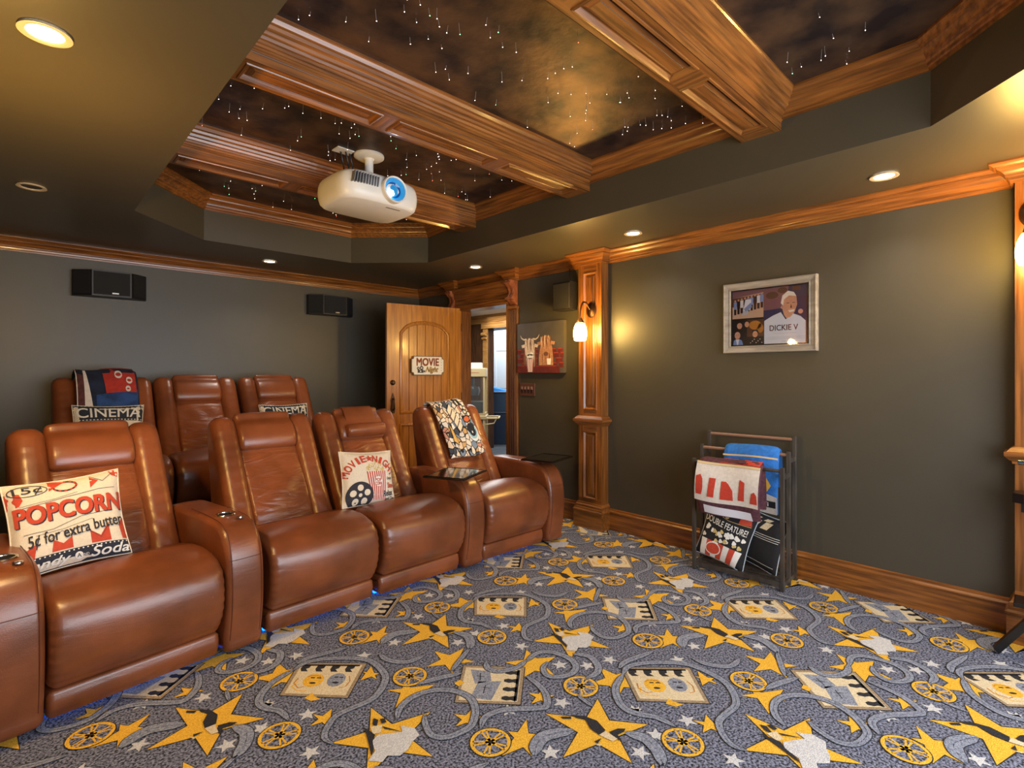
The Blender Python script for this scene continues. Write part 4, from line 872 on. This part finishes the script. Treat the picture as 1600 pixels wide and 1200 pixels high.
# ------------------------------------------------------------------ framed photographs
fr = thing('picture_frame', 'framed photo collage with silver grey wood frame alone on the long right wall', 'picture')
y1, z0, fw, fh = 1.70, 1.513, .615, .50; fx = XR-.045
FW_ = mat('frame_greywood', '#A4998A', .5, color2='#857A6C', nscale=5, stretch=(6, 1, 6), bump=.1, bscale=60)
Mfr = Matrix(((0, 0, -1, XR-.001), (-1, 0, 0, y1), (0, 1, 0, z0), (0, 0, 0, 1)))
b = MB(FW_); b.mold([(0, 0), (fw, 0), (fw, fh), (0, fh)], [(0, 0), (0, .036), (.004, .042), (.010, .042), (.012, .038), (.040, .030), (.042, .034), (.048, .034), (.05, .022), (.05, 0)], True, Mfr); b.build('frame', parent=fr)
SKIN = mat('print_skin', '#D29A7C', .6, noise=.1, nscale=40); PH = dict(rough=.25)
b = MB(mat('photo_backing', '#1C1A1E', .3)); F = wallmap(y1-.05, z0+.05, XR-.02); iw, ih = fw-.1, fh-.1; L = lambda k: F(iw, ih, .0004*k)
b.box((XR-.02, y1-fw+.049, z0+.049), (XR-.002, y1-.049, z0+fh-.049))
c_ = {k: mat('photo_'+k, v, .3) for k, v in dict(tan='#C9A58C', mauve='#7C5560', navy='#2F2C55', blue='#7C93CC', dark='#221D28', white='#D9DBE6', amber='#B87A33', brown='#5B3A2C', cream='#E8DFD4', red='#8E3E33', greyl='#B7B7C4').items()}
P(b, c_['tan'], [rect(.02, .49, .44, .98)], L(1), 0); P(b, c_['mauve'], [[(.02, .86), (.44, .92), (.44, .98), (.02, .98)]], L(1.6), 0); P(b, c_['brown'], [[(.02, .7), (.44, .78), (.44, .9), (.02, .86)]], L(1.6), 0)
for k in range(9):
    u = .04+.045*k; col_ = [c_['blue'], c_['dark'], c_['white'], c_['dark'], c_['blue'], c_['blue'], c_['dark'], c_['white'], c_['blue']][k]; v = .66+.012*k
    P(b, col_, [[(u, v), (u+.04, v), (u+.042, v+.13), (u, v+.13)]], L(2.4+.1*k), 0); P(b, c_['dark'], [[(u+.004, v-.1), (u+.034, v-.1), (u+.036, v), (u+.002, v)]], L(2.3), 0); P(b, SKIN, [disc(u+.02, v+.15, .013, .02, 10)], L(3.5), 0)
P(b, c_['white'], [[(.17, .62), (.27, .64), (.28, .82), (.2, .82)]], L(4), 0); P(b, c_['blue'], [[(.2, .6), (.29, .68), (.27, .76), (.18, .66)]], L(4.4), 0); P(b, c_['greyl'], [[(.15, .54), (.24, .56), (.24, .63), (.17, .62)]], L(4.4), 0)
P(b, c_['dark'], [rect(.02, .02, .44, .46)], L(1), 0); P(b, c_['brown'], [rect(.22, .16, .44, .46)], L(1.5), 0); P(b, c_['amber'], [disc(.33, .36, .08, .08), disc(.4, .3, .04, .08)], L(1.8), 0)
P(b, SKIN, [disc(.09, .19, .04, .065), disc(.12, .36, .035, .055), disc(.22, .38, .03, .05), disc(.33, .2, .035, .055)], L(3), 0)
P(b, c_['dark'], [disc(.33, .235, .045, .045), disc(.22, .42, .032, .03), rect(.07, .2, .085, .21), rect(.1, .2, .115, .21), rect(.105, .37, .118, .378), rect(.13, .37, .143, .378), disc(.12, .325, .02, .02)], L(2.6), 0)
P(b, c_['dark'], [rect(.072, .2, .082, .208), rect(.1, .2, .11, .208), rect(.318, .2, .326, .206), rect(.342, .2, .35, .206), rect(.11, .37, .116, .376), rect(.13, .37, .136, .376)], L(3.8), 0); P(b, c_['white'], [[(.07, .12), (.115, .12), (.1, .02), (.085, .02)]], L(3.6), 0)
P(b, c_['blue'], [[(.03, .02), (.04, .1), (.075, .13), (.09, .05), (.11, .13), (.15, .1), (.17, .02)]], L(3.2), 0); P(b, SKIN, [disc(.15, .08, .001, n=4)], L(3), 0)
P(b, c_['white'], [disc(.27+.025*k, .05+.03*(k % 3), .008, n=6) for k in range(7)], L(3.2), 0)
P(b, c_['navy'], [rect(.44, .02, .97, .98)], L(1), 0); P(b, c_['mauve'], [[(.44, .6), (.7, .62), (.76, .98), (.44, .98)]], L(1.4), 0); P(b, c_['brown'], [disc(.55, .85, .08, .06), disc(.68, .92, .06, .05), rect(.8, .9, .9, .97)], L(1.7), 0)
P(b, c_['white'], [[(.45, .02), (.45, .42), (.56, .5), (.66, .55), (.72, .42), (.8, .52), (.9, .46), (.96, .38), (.96, .02)]], L(2.2), 0)
P(b, SKIN, [[(.68, .6), (.7, .78), (.73, .85), (.8, .86), (.85, .8), (.86, .66), (.83, .54), (.78, .46), (.73, .44), (.70, .5)], [(.655, .62), (.68, .68), (.68, .6)]], L(2.6), 0)
P(b, c_['cream'], [[(.66, .7), (.68, .83), (.75, .9), (.82, .87), (.85, .8), (.76, .82), (.7, .76), (.69, .66)]], L(3.2), 0)
P(b, c_['brown'], [rect(.73, .69, .765, .70), rect(.80, .69, .835, .70), [(.785, .68), (.80, .61), (.775, .61)]], L(3.6), 0); P(b, c_['cream'], [[(.75, .57), (.83, .58), (.82, .55), (.77, .535)]], L(3.6), 0); P(b, SKIN, [disc(.9, .54, .03, .04, 10)], L(3.2), 0)
put_text(b, c_['red'], 'DICKIE V', (.52, .24, .87, .335), L(3.2), .012, g=0); P(b, c_['greyl'], [rect(.56, .19, .85, .195), rect(.47, .13, .95, .135), rect(.47, .11, .95, .115), rect(.47, .09, .95, .095), rect(.67, .05, .73, .06)], L(3), 0)
b.build('photo_print', parent=fr)
m = mat('picture_glass', '#FFFFFF', .02, trans=1); m.node_tree.nodes['Principled BSDF'].inputs['IOR'].default_value = 1.45
MB(m).box((XR-.0245, y1-fw+.05, z0+.05), (XR-.0235, y1-.05, z0+fh-.05)).build('glass', parent=fr)

# ------------------------------------------------------------------ switch plate
sw = thing('switch_plate', 'brown four gang switch plate below the cow canvas', 'light switch')
b = MB(mat('switch_brown', '#5A3A30', .35)); b.box((XR-.009, 3.64, 1.14), (XR-.0005, 3.855, 1.272), bev=.003); b.build('plate', parent=sw)
for k in range(4):
    b = MB(mat('switch_dark', '#34211C', .3)); y = 3.665+k*.046; b.box((XR-.013, y, 1.172), (XR-.008, y+.030, 1.24), bev=.002); b.use(mat('switch_edge', '#8A6A5E', .35)).box((XR-.017, y+.002, 1.206), (XR-.012, y+.028, 1.236), bev=.002); b.build('rocker', parent=sw)

# ------------------------------------------------------------------ wall sconces (lamp inside each shade)
SHADE = mat('sconce_glass', '#FFE9B0', .4, emit=(1, .66, .18), estr=45)
def sconce(x, y, z, s, label, e=21):      # s=1 right wall, -1 left wall
    t = thing('wall_sconce', label, 'lamp', (x, y, z), 0 if s > 0 else PI, 'bronze sconces with glass shades')
    # local: wall towards +x, lamp hangs at x=-.15
    b = MB(BRONZE)
    Mo = Matrix(((0, 0, -1, 0), (1.0, 0, 0, 0), (0, 1.35, 0, 0), (0, 0, 0, 1)))
    b.lathe([(.0, .022), (.02, .02), (.035, .012), (.042, .006), (.048, .004), (.05, 0)], 24, Mo); b.build('back_plate', parent=t, smooth=True)
    b = MB(BRONZE); b.tube([tuple(v) for v in cr([(-.01, 0, -.0), (-.04, 0, .03), (-.075, 0, .06), (-.115, 0, .055), (-.14, 0, .01), (-.15, 0, -.05), (-.15, 0, -.10)], 26, False)], .0075, 10)
    b.lathe([(.0, .0), (.014, -.002), (.02, -.02), (.03, -.03), (.034, -.05), (.0, -.05)], 20, Matrix.Translation((-.15, 0, -.075))); b.build('arm', parent=t, smooth=True)
    b = MB(SHADE); b.lathe([(.028, -.115), (.04, -.135), (.052, -.165), (.058, -.20), (.057, -.235), (.049, -.27), (.044, -.275), (.0, -.272)], 28, Matrix.Translation((-.15, 0, 0))); b.build('lamp_shade', parent=t, smooth=True)
    light('sconce_lamp', 'POINT', (-.22, 0, -.13), e, (1, .57, .13), parent=t, shadow_soft_size=.04)
    return t
sconce(XR-PE-.016, 2.85, 1.925, 1, 'bronze wall sconce on the wooden pilaster beside the cow canvas')
sconce(XR-PE-.016, .095, 2.163, 1, 'bronze wall sconce at the far right edge of the picture')
sconce(XL+.056, 2.5, 1.925, -1, 'bronze wall sconce on the left wall, outside the picture', 32)


# ------------------------------------------------------------------ recessed ceiling lights
RTR = mat('downlight_trim', '#C9B79A', .35); RLN = mat('downlight_lens', '#FFFFFF', .4, emit='#FFF3DF', estr=9); ROF = mat('downlight_off', '#2A241C', .4)
names = {(.07, 4.07): 'unlit recessed ceiling light near the rear left corner', (.07, 2.21): 'large lit recessed ceiling light at upper left of the picture', (1.76, 5.2): 'recessed ceiling light over the rear row near the back wall', (3.35, 4.05): 'recessed ceiling light near the doorway casing', (3.42, 2.25): 'recessed ceiling light by the tall pilaster with the sconce', (3.42, .66): 'recessed ceiling light nearest the right edge, above the long wall', (.07, .66): 'recessed ceiling light above the camera'}
for (x, y), lb in names.items():
    t = thing('recessed_light', lb, 'ceiling light', (x, y, ZS), 0, 'round recessed lights in the soffit')
    on = (x, y) != (.07, 4.07)
    b = MB(RTR).lathe([(.064, -.001), (.068, -.008), (.06, -.010), (.048, -.006), (.046, -.002)], 32); b.build('trim_ring', parent=t, smooth=True)
    b = MB(RLN if on else ROF).lathe([(.05, -.0035), (.0, -.0015)], 32); b.build('lens', parent=t)
    if on: light('downlight', 'SPOT', (0, 0, -.02), 16, (1, .93, .82), parent=t, spot_size=R(120), spot_blend=.9, shadow_soft_size=.04)

# ------------------------------------------------------------------ fibre optic stars in the painted bays
bays = [(-.1, 1.0, 'thin fibre-optic strand with glowing tip in the dark bay nearest the upper right corner', 'fibre stars in the nearest bay', 48),
        (1.22, 2.24, 'thin fibre-optic strand with glowing tip in the gold-lit middle bay', 'fibre stars in the gold-lit bay', 95),
        (2.47, 3.47, 'thin fibre-optic strand with glowing tip in the bay that holds the projector', 'fibre stars in the projector bay', 80),
        (3.71, 4.68, 'tiny glowing fibre star in the farthest bay above the rear row', 'fibre stars in the farthest bay', 60)]
FIB = mat('fibre', '#8E8A88', .4); TIPW = mat('fibre_tip', '#FFFFFF', .4, emit='#FFE9DC', estr=5); TIPR = mat('fibre_tip_red', '#FF9080', .4, emit='#FF6A50', estr=5); TIPG = mat('fibre_tip_green', '#C0FFD0', .4, emit='#70FFA0', estr=5)
protos = {}
for tm in (TIPW, TIPR, TIPG):
    for ln in (.018, .03, .045):
        for bn in (-1, 1):
            b = MB(FIB); b.tube([(0, 0, 0), (.002*bn, 0, -ln*.5), (.005*bn, .001, -ln)], .0008, 5)
            b.use(tm).lathe([(0, .0022), (.002, 0), (0, -.0022)], 6, Matrix.Translation((.005*bn, .001, -ln-.001))); me = b.build('p'); protos[(tm.name, ln, bn)] = me.data; bpy.data.objects.remove(me)
for ya, yb, lb, gp, n_ in bays:
    for k in range(n_):
        x = random.uniform(TX0+.12, TX1-.12); y = random.uniform(ya+.12, yb-.12)
        if ya > 3.5 and (y > TY1-CH-.05 and (x < TX0+CH or x > TX1-CH)): y = random.uniform(ya+.1, TY1-CH-.1)
        if ya < 0 and y < TY0+CH+.1 and (x < TX0+CH or x > TX1-CH): y = random.uniform(TY0+CH+.1, yb-.12)
        c = random.random(); tm = TIPW if c < .86 else (TIPR if c < .95 else TIPG)
        if (x-1.70)**2+(y-3.12)**2 < .04: x += .3
        o = bpy.data.objects.new('star_strand', protos[(tm.name, random.choice((.018, .03, .045)), random.choice((-1, 1)))]); COL.objects.link(o); o.location = (x, y, ZT-.0005); o.rotation_euler.z = random.uniform(0, 6)
        tag(o, lb, 'fibre star', gp)

# ------------------------------------------------------------------ towel rack, towels and the pillows in it
RK = mat('rack_dark_wood', '#4A443E', .4, color2='#332E2A', nscale=6, stretch=(4, 4, 1)); RB = mat('rack_bar_brown', '#8A6652', .4)
ry0, ry1 = 1.205, 1.775; rot = R(3)
rk = thing('towel_rack', 'dark three tier wooden towel rack standing against the right wall', 'rack', (3.59, 1.49, .0), rot)
hw = (ry1-ry0)/2; q_ = .012
tiers = [(-.13, .775), (.0, .862), (.13, .95)]
for x, h in tiers:
    for s in (-1, 1):
        MB(RK).box((x-q_, s*hw-q_, .0045), (x+q_, s*hw+q_, h), bev=.002).build('post', parent=rk)
    bb = MB(RB if h > .9 else RK if h < .8 else RB); bb.tube([(x, -hw+q_, h-.022), (x, hw-q_, h-.022)], .011, 12); bb.build('hanging_bar', parent=rk, smooth=True)
for s in (-1, 1):
    b = MB(RK); b.box((-.12, s*hw-.01, .03), (.12, s*hw+.01, .055)); b.box((-.12, s*hw-.009, .70), (-.01, s*hw+.009, .73)); b.box((.01, s*hw-.009, .79), (.12, s*hw+.009, .82)); b.build('side_rail', parent=rk)
for x in (-.13, .13): MB(RK).box((x-.01, -hw+q_, .03), (x+.01, hw-q_, .058)).build('base_rail', parent=rk)
for k in range(3): MB(RK).box((-.09+k*.07, -hw+q_, .035), (-.06+k*.07, hw-q_, .047)).build('base_slat', parent=rk)
rack_pt = lambda v: tuple(Matrix.Translation((3.59, 1.49, 0)) @ Matrix.Rotation(rot, 4, 'Z') @ Vector(v))
# folded towel: built in local frame: local x across (to picture right), y away from the viewer
def on_rack(o): o.location = (3.59, 1.49, 0); o.rotation_euler.z = rot
Mt = Matrix(((0, 1, 0, 0), (-1, 0, 0, 0), (0, 0, 1, 0), (0, 0, 0, 1)))       # (x across, y depth, z) -> rack frame
TWB = mat('towel_blue', '#2F79D0', .95, noise=.25, nscale=40, bump=.6, bscale=260); TWL = mat('towel_lightblue', '#78A9DC', .95, bump=.6, bscale=260); TWE = mat('towel_edge', '#C9B184', .9); TWW = mat('towel_white', '#E2D9CE', .95, noise=.12, nscale=60, bump=.6, bscale=260); TWR = mat('towel_red', '#C8402C', .95, noise=.15, nscale=60, bump=.6, bscale=260); TWP = mat('towel_plum', '#5E3540', .95, noise=.4, nscale=60, bump=.6, bscale=260); TWY = mat('towel_yellow', '#D9A93A', .95)
def wv3(c, x, v): return Vector((x, c.x+.006*math.sin(20*x+5*v), c.y+.004*math.sin(16*x)))
line = [(-.040, .46), (-.045, .6), (-.04, .74), (-.028, .835), (0, .872), (.028, .85), (.04, .76), (.045, .62)]
vs, fs, sf = drape(line, -.115, .235, .032, 40, 20, wv3)
b = MB(TWB); b.add(vs, fs, Mt)
mm = lambda s_: (lambda u, v: tuple(Mt @ Vector(s_(u, v))))
P(b, TWL, [[(.02, .25), (.7, .25), (.6, .42), (.02, .47)]], mm(sf(.001))); P(b, TWE, [rect(0, .5, 1, .515)], mm(sf(.002))); P(b, TWW, [[(.6, .0), (1, .0), (1, .16), (.66, .2)]], mm(sf(.002))); P(b, TWY, [[(.62, .24), (.78, .16), (.9, .26), (.8, .34)]], mm(sf(.003))); P(b, TWR, [[(.66, .3), (.76, .16), (.82, .24), (.72, .33)]], mm(sf(.004)))
P(b, PBLACK, [rect(.68, .06, .98, .12)], mm(sf(.004))); put_text(b, PWHITE, '.fi', (.74, .07, .86, .11), mm(sf(.005)), .01)
o = b.build('hanging_towel', smooth=True, angle=50); on_rack(o); tag(o, 'blue towel hanging on the middle bar of the dark rack', 'towel')
def wv4(c, x, v): return Vector((x, c.x+.008*math.sin(15*x+5*v)-.02*gs(v-.2, .2), c.y+(-.06*(x+.25)+.01*math.sin(9*x))*(1-.0*v)))
line = [(-.175, .445), (-.19, .53), (-.185, .66), (-.165, .745), (-.132, .785), (-.10, .76), (-.085, .66), (-.085, .56), (-.09, .50)]
vs, fs, sf = drape(line, -.235, .175, .05, 46, 22, wv4)
b = MB(TWP); b.add(vs, fs, Mt)
P(b, TWW, [rect(0, .13, 1, .475)], mm(sf(.001))); P(b, TWE, [rect(0, .475, 1, .495)], mm(sf(.002))); P(b, TWR, [[(.35, .5), (.98, .5), (.98, .62), (.4, .62)]], mm(sf(.002))); P(b, TWP, [[(.62, .51), (.8, .51), (.74, .58), (.6, .6)]], mm(sf(.003)))
P(b, TWR, [[(.03, .19), (.12, .19), (.14, .25), (.13, .34), (.09, .38), (.02, .36)], [(.22, .18), (.32, .18), (.34, .36), (.24, .36)], [(.42, .17), (.62, .17), (.61, .26), (.54, .32), (.5, .34), (.43, .34)], [(.7, .18), (.79, .18), (.79, .35), (.71, .37)], [(.88, .17), (.99, .17), (.98, .25), (.94, .28), (.9, .26)]], mm(sf(.0025)))
P(b, c_['white'], [[(.15, .02), (.9, .0), (.88, .08), (.15, .1)]], mm(sf(.001)))
o = b.build('folded_towel', smooth=True, angle=50); on_rack(o); tag(o, 'folded white and red lettered towel on the front bar of the dark rack', 'towel')
def art_feature(b, L):
    put_text(b, PWHITE, 'DOUBLE FEATURE!', (.02, .66, .93, .78), L(3), .01, rot=R(-2))
    for k in range(26):
        u = .08+.84*random.random(); v = .34+.26*random.random(); P(b, PWHITE if k % 3 else PBUT, [disc(u+.02*math.cos(a), v+.02*math.sin(a), .028, n=8) for a in (0, 2, 4)], L(2+.08*k), 0)
    for k in range(7): P(b, PRED if k % 2 else PWHITE, [[(.06+.125*k, .34), (.06+.125*(k+1), .34), (.12+.105*(k+1), .02), (.12+.105*k, .02)]], L(4.2), .1)
    P(b, PWHITE, [disc(.36, .2, .16, .13)], L(5)); P(b, PRED, [disc(.36, .2, .14, .11)], L(5.8)); P(b, PBUT, stroke([(.03, .82), (.25, .88), (.5, .83), (.95, .84)], .008), L(3)); P(b, PBUT, [disc(.2, .92, .05, n=7), disc(.45, .9, .05, n=7)], L(3), 0); P(b, PRED, [[(.7, .84), (.95, .86), (.9, .98), (.7, .96)]], L(3))
def art_clap(b, L):
    P(b, PWHITE, [p for y_, x_ in ((.62, 1), (.66, 1)) for p in stroke([(.02, y_), (.98, y_)], .008)]+stroke([(.1, .1), (.1, .58), (.95, .58)], .008)+stroke([(.1, .12), (.95, .12)], .008), L(2))
    P(b, CC, [[(.1+.22*k, .76), (.24+.22*k, .76), (.32+.22*k, .9), (.18+.22*k, .9)] for k in range(3)]+[[(.18+.22*k, .96), (.3+.22*k, .96), (.24+.22*k, .91), (.12+.22*k, .91)] for k in range(3)], L(2))
    put_text(b, PWHITE, 'TAKE', (.14, .50, .3, .55), L(3), .01)
BLUEW = mat('piping_pale', '#B9C6D2', .9)
pillow('throw_pillow', 'black pillow printed double feature with popcorn, inside the rack', .33, .37, .10, rack_pt((-.055, .095, .252)), R(-8), R(-90)+rot+R(4), R(14), art_feature, PBLACK, BLUEW)
pillow('throw_pillow', 'black clapboard pillow leaning inside the right side of the rack', .34, .37, .10, rack_pt((.035, -.085, .252)), R(-6), R(-90)+rot+R(-8), R(12), art_clap, PBLACK, BLUEW)

# ------------------------------------------------------------------ black tripod stand at the right edge
st = thing('tripod_stand', 'black tripod stand with one splayed leg at the right edge', 'stand', (3.52, -.17, 0))
BK = mat('stand_black', '#0E0E10', .3)
for k, (dx, dy) in enumerate(((-.055, .378), (.2, -.02), (-.22, -.2))):
    b = MB(BK); Ld = math.hypot(dx, dy); a = math.atan2(dy, dx); M = Matrix.Rotation(a, 4, 'Z')
    b.add([(0, -.015, .58), (0, .015, .58), (0, .015, .63), (0, -.015, .63), (Ld, -.015, .004), (Ld, .015, .004), (Ld+.02, .015, .03), (Ld+.02, -.015, .03)], [(0, 1, 2, 3), (4, 7, 6, 5), (0, 4, 5, 1), (1, 5, 6, 2), (2, 6, 7, 3), (3, 7, 4, 0)], M); b.build('leg', parent=st)
b = MB(BK); b.tube([(0, 0, .25), (0, 0, 1.0)], .02, 16); b.build('pole', parent=st, smooth=True)
b = MB(BK); b.box((-.08, -.1, .255), (.06, .325, .275), bev=.004); b.build('shelf', parent=st)
b = MB(BK); b.prism([(-.06, .29), (-.04, .33), (.05, .325), (.08, .25), (.08, -.05), (-.05, -.05)], .745, .79); b.prism([(-.03, .30), (.04, .30), (.06, -.02), (-.03, -.02)], .70, .745); b.build('bracket', parent=st)
b = MB(mat('stand_chrome', '#7E93AC', .1, metal=1)); b.tube([(0, .0, .94), (-.04, .31, .94)], .012, 12); b.build('clamp_bar', parent=st, smooth=True)

# ------------------------------------------------------------------ hall things seen through the doorway
pm = thing('popcorn_machine', 'cream framed glass popcorn machine on a wheeled cart seen through the doorway', 'popcorn machine', (5.42, 6.62, 0), R(-45))
CRM = mat('cart_cream', '#D6C08F', .4); GL = mat('machine_glass', '#C9D2D6', .05, trans=.9, alpha=.5)
b = MB(CRM); 
for x in (-.2, .2):
    for y in (-.2, .2): b.box((x-.014, y-.014, .72), (x+.014, y+.014, 1.34))
b.box((-.22, -.22, .70), (.22, .22, .74)); b.build('cabinet_frame', parent=pm)
b = MB(CRM); b.box((-.225, -.225, 1.32), (.225, .225, 1.46), bev=.01); b.use(PRED).box((-.12, -.2265, 1.385), (.12, -.225, 1.39)); b.build('top_hood', parent=pm)
b = MB(mat('box_white', '#D9D9DC', .6)); b.box((-.2, -.16, 1.461), (.15, .16, 1.55)); o = b.build('paper_box', parent=None); o.location = (5.42, 6.62, 0); o.rotation_euler.z = R(-45); tag(o, 'white box lying on top of the popcorn machine in the hall', 'box')
MB(GL).box((-.19, -.21, .74), (.19, -.205, 1.32)).build('glass_front', parent=pm)
b = MB(mat('kettle_steel', '#8E9194', .3, metal=.8)); b.lathe([(0, 1.02), (.1, 1.02), (.12, 1.1), (.1, 1.16), (0, 1.17)], 20); b.box((-.02, -.02, 1.17), (.02, .02, 1.32)); b.build('kettle', parent=pm, smooth=True)
b = MB(mat('popcorn_bin', '#6A675F', .6)); b.box((-.18, -.18, .76), (.18, .18, .92)); b.build('popcorn_tray', parent=pm)
b = MB(CRM); b.box((-.24, -.23, .64), (.24, .23, .70), bev=.008); b.tube([(.22, -.2, .66), (.40, -.2, .66), (.43, -.18, .66), (.43, .18, .66), (.40, .2, .66), (.22, .2, .66)], .014, 10); b.tube([(.40, -.2, .66), (.36, -.2, .58), (.22, -.2, .56)], .010, 8); b.build('cart_shelf', parent=pm)
for x in (-.2, .2):
    for y in (-.2, .2):
        b = MB(CRM if x > 0 else DARK); b.box((x-.02, y-.02, .03), (x+.02, y+.02, .64)); b.build('leg', parent=pm)
for s in (-1, 1):
    b = MB(DARK); Mw = Matrix.Translation((-.05, s*.27, .20)) @ Matrix.Rotation(R(90), 4, 'X'); b.lathe([(.2, -.01), (.2, .01), (.18, .01), (.18, -.01), (.2, -.01)], 30, Mw)
    for k in range(8): b.box((-.004, 0, -.004), (.004, .185, .004), Mw @ Matrix.Rotation(k*PI/4, 4, 'Z'))
    b.tube([(-.05, s*.2, .2), (-.05, s*.28, .2)], .012, 8); b.build('wheel', parent=pm)
BIN = mat('bin_navy', '#26344A', .4)
t = thing('storage_bin', 'tall dark blue bin standing on the hall floor beyond the doorway', 'bin', (6.98, 7.62, 0), R(-45))
b = MB(BIN); b.prism([(-.24, -.22), (.24, -.22), (.24, .22), (-.24, .22)], 0, .60); b.build('body', parent=t); b = MB(BIN); b.box((-.25, -.23, .60), (.25, .23, .63), bev=.008); b.build('lid', parent=t)
t = thing('storage_bin', 'smaller lidded blue bin stacked on the tall hall bin, blue cloth on top', 'bin', (6.98, 7.62, .632), R(-45))
b = MB(mat('bin_blue', '#31465E', .3)); b.prism([(-.23, -.2), (.23, -.2), (.23, .2), (-.23, .2)], 0, .36); b.build('body', parent=t); b = MB(BIN); b.box((-.245, -.215, .36), (.245, .215, .39), bev=.008); b.build('lid', parent=t)
b = MB(mat('cloth_azure', '#1E7AC8', .8)); b.add([(-.24, -.15, 0), (.2, -.2, 0), (.22, .2, 0), (-.22, .2, 0), (-.2, -.08, .08), (.1, -.1, .015), (.12, .1, .02), (-.18, .14, .1)], [(0, 3, 2, 1), (4, 5, 6, 7), (0, 1, 5, 4), (1, 2, 6, 5), (2, 3, 7, 6), (3, 0, 4, 7)]); o = b.build('folded_cloth'); o.location = (6.98, 7.62, 1.024); o.rotation_euler.z = R(-45); tag(o, 'bright blue cloth on top of the stacked hall bins', 'cloth')
# front wall stays bare; the cool light comes from the added fill lamp
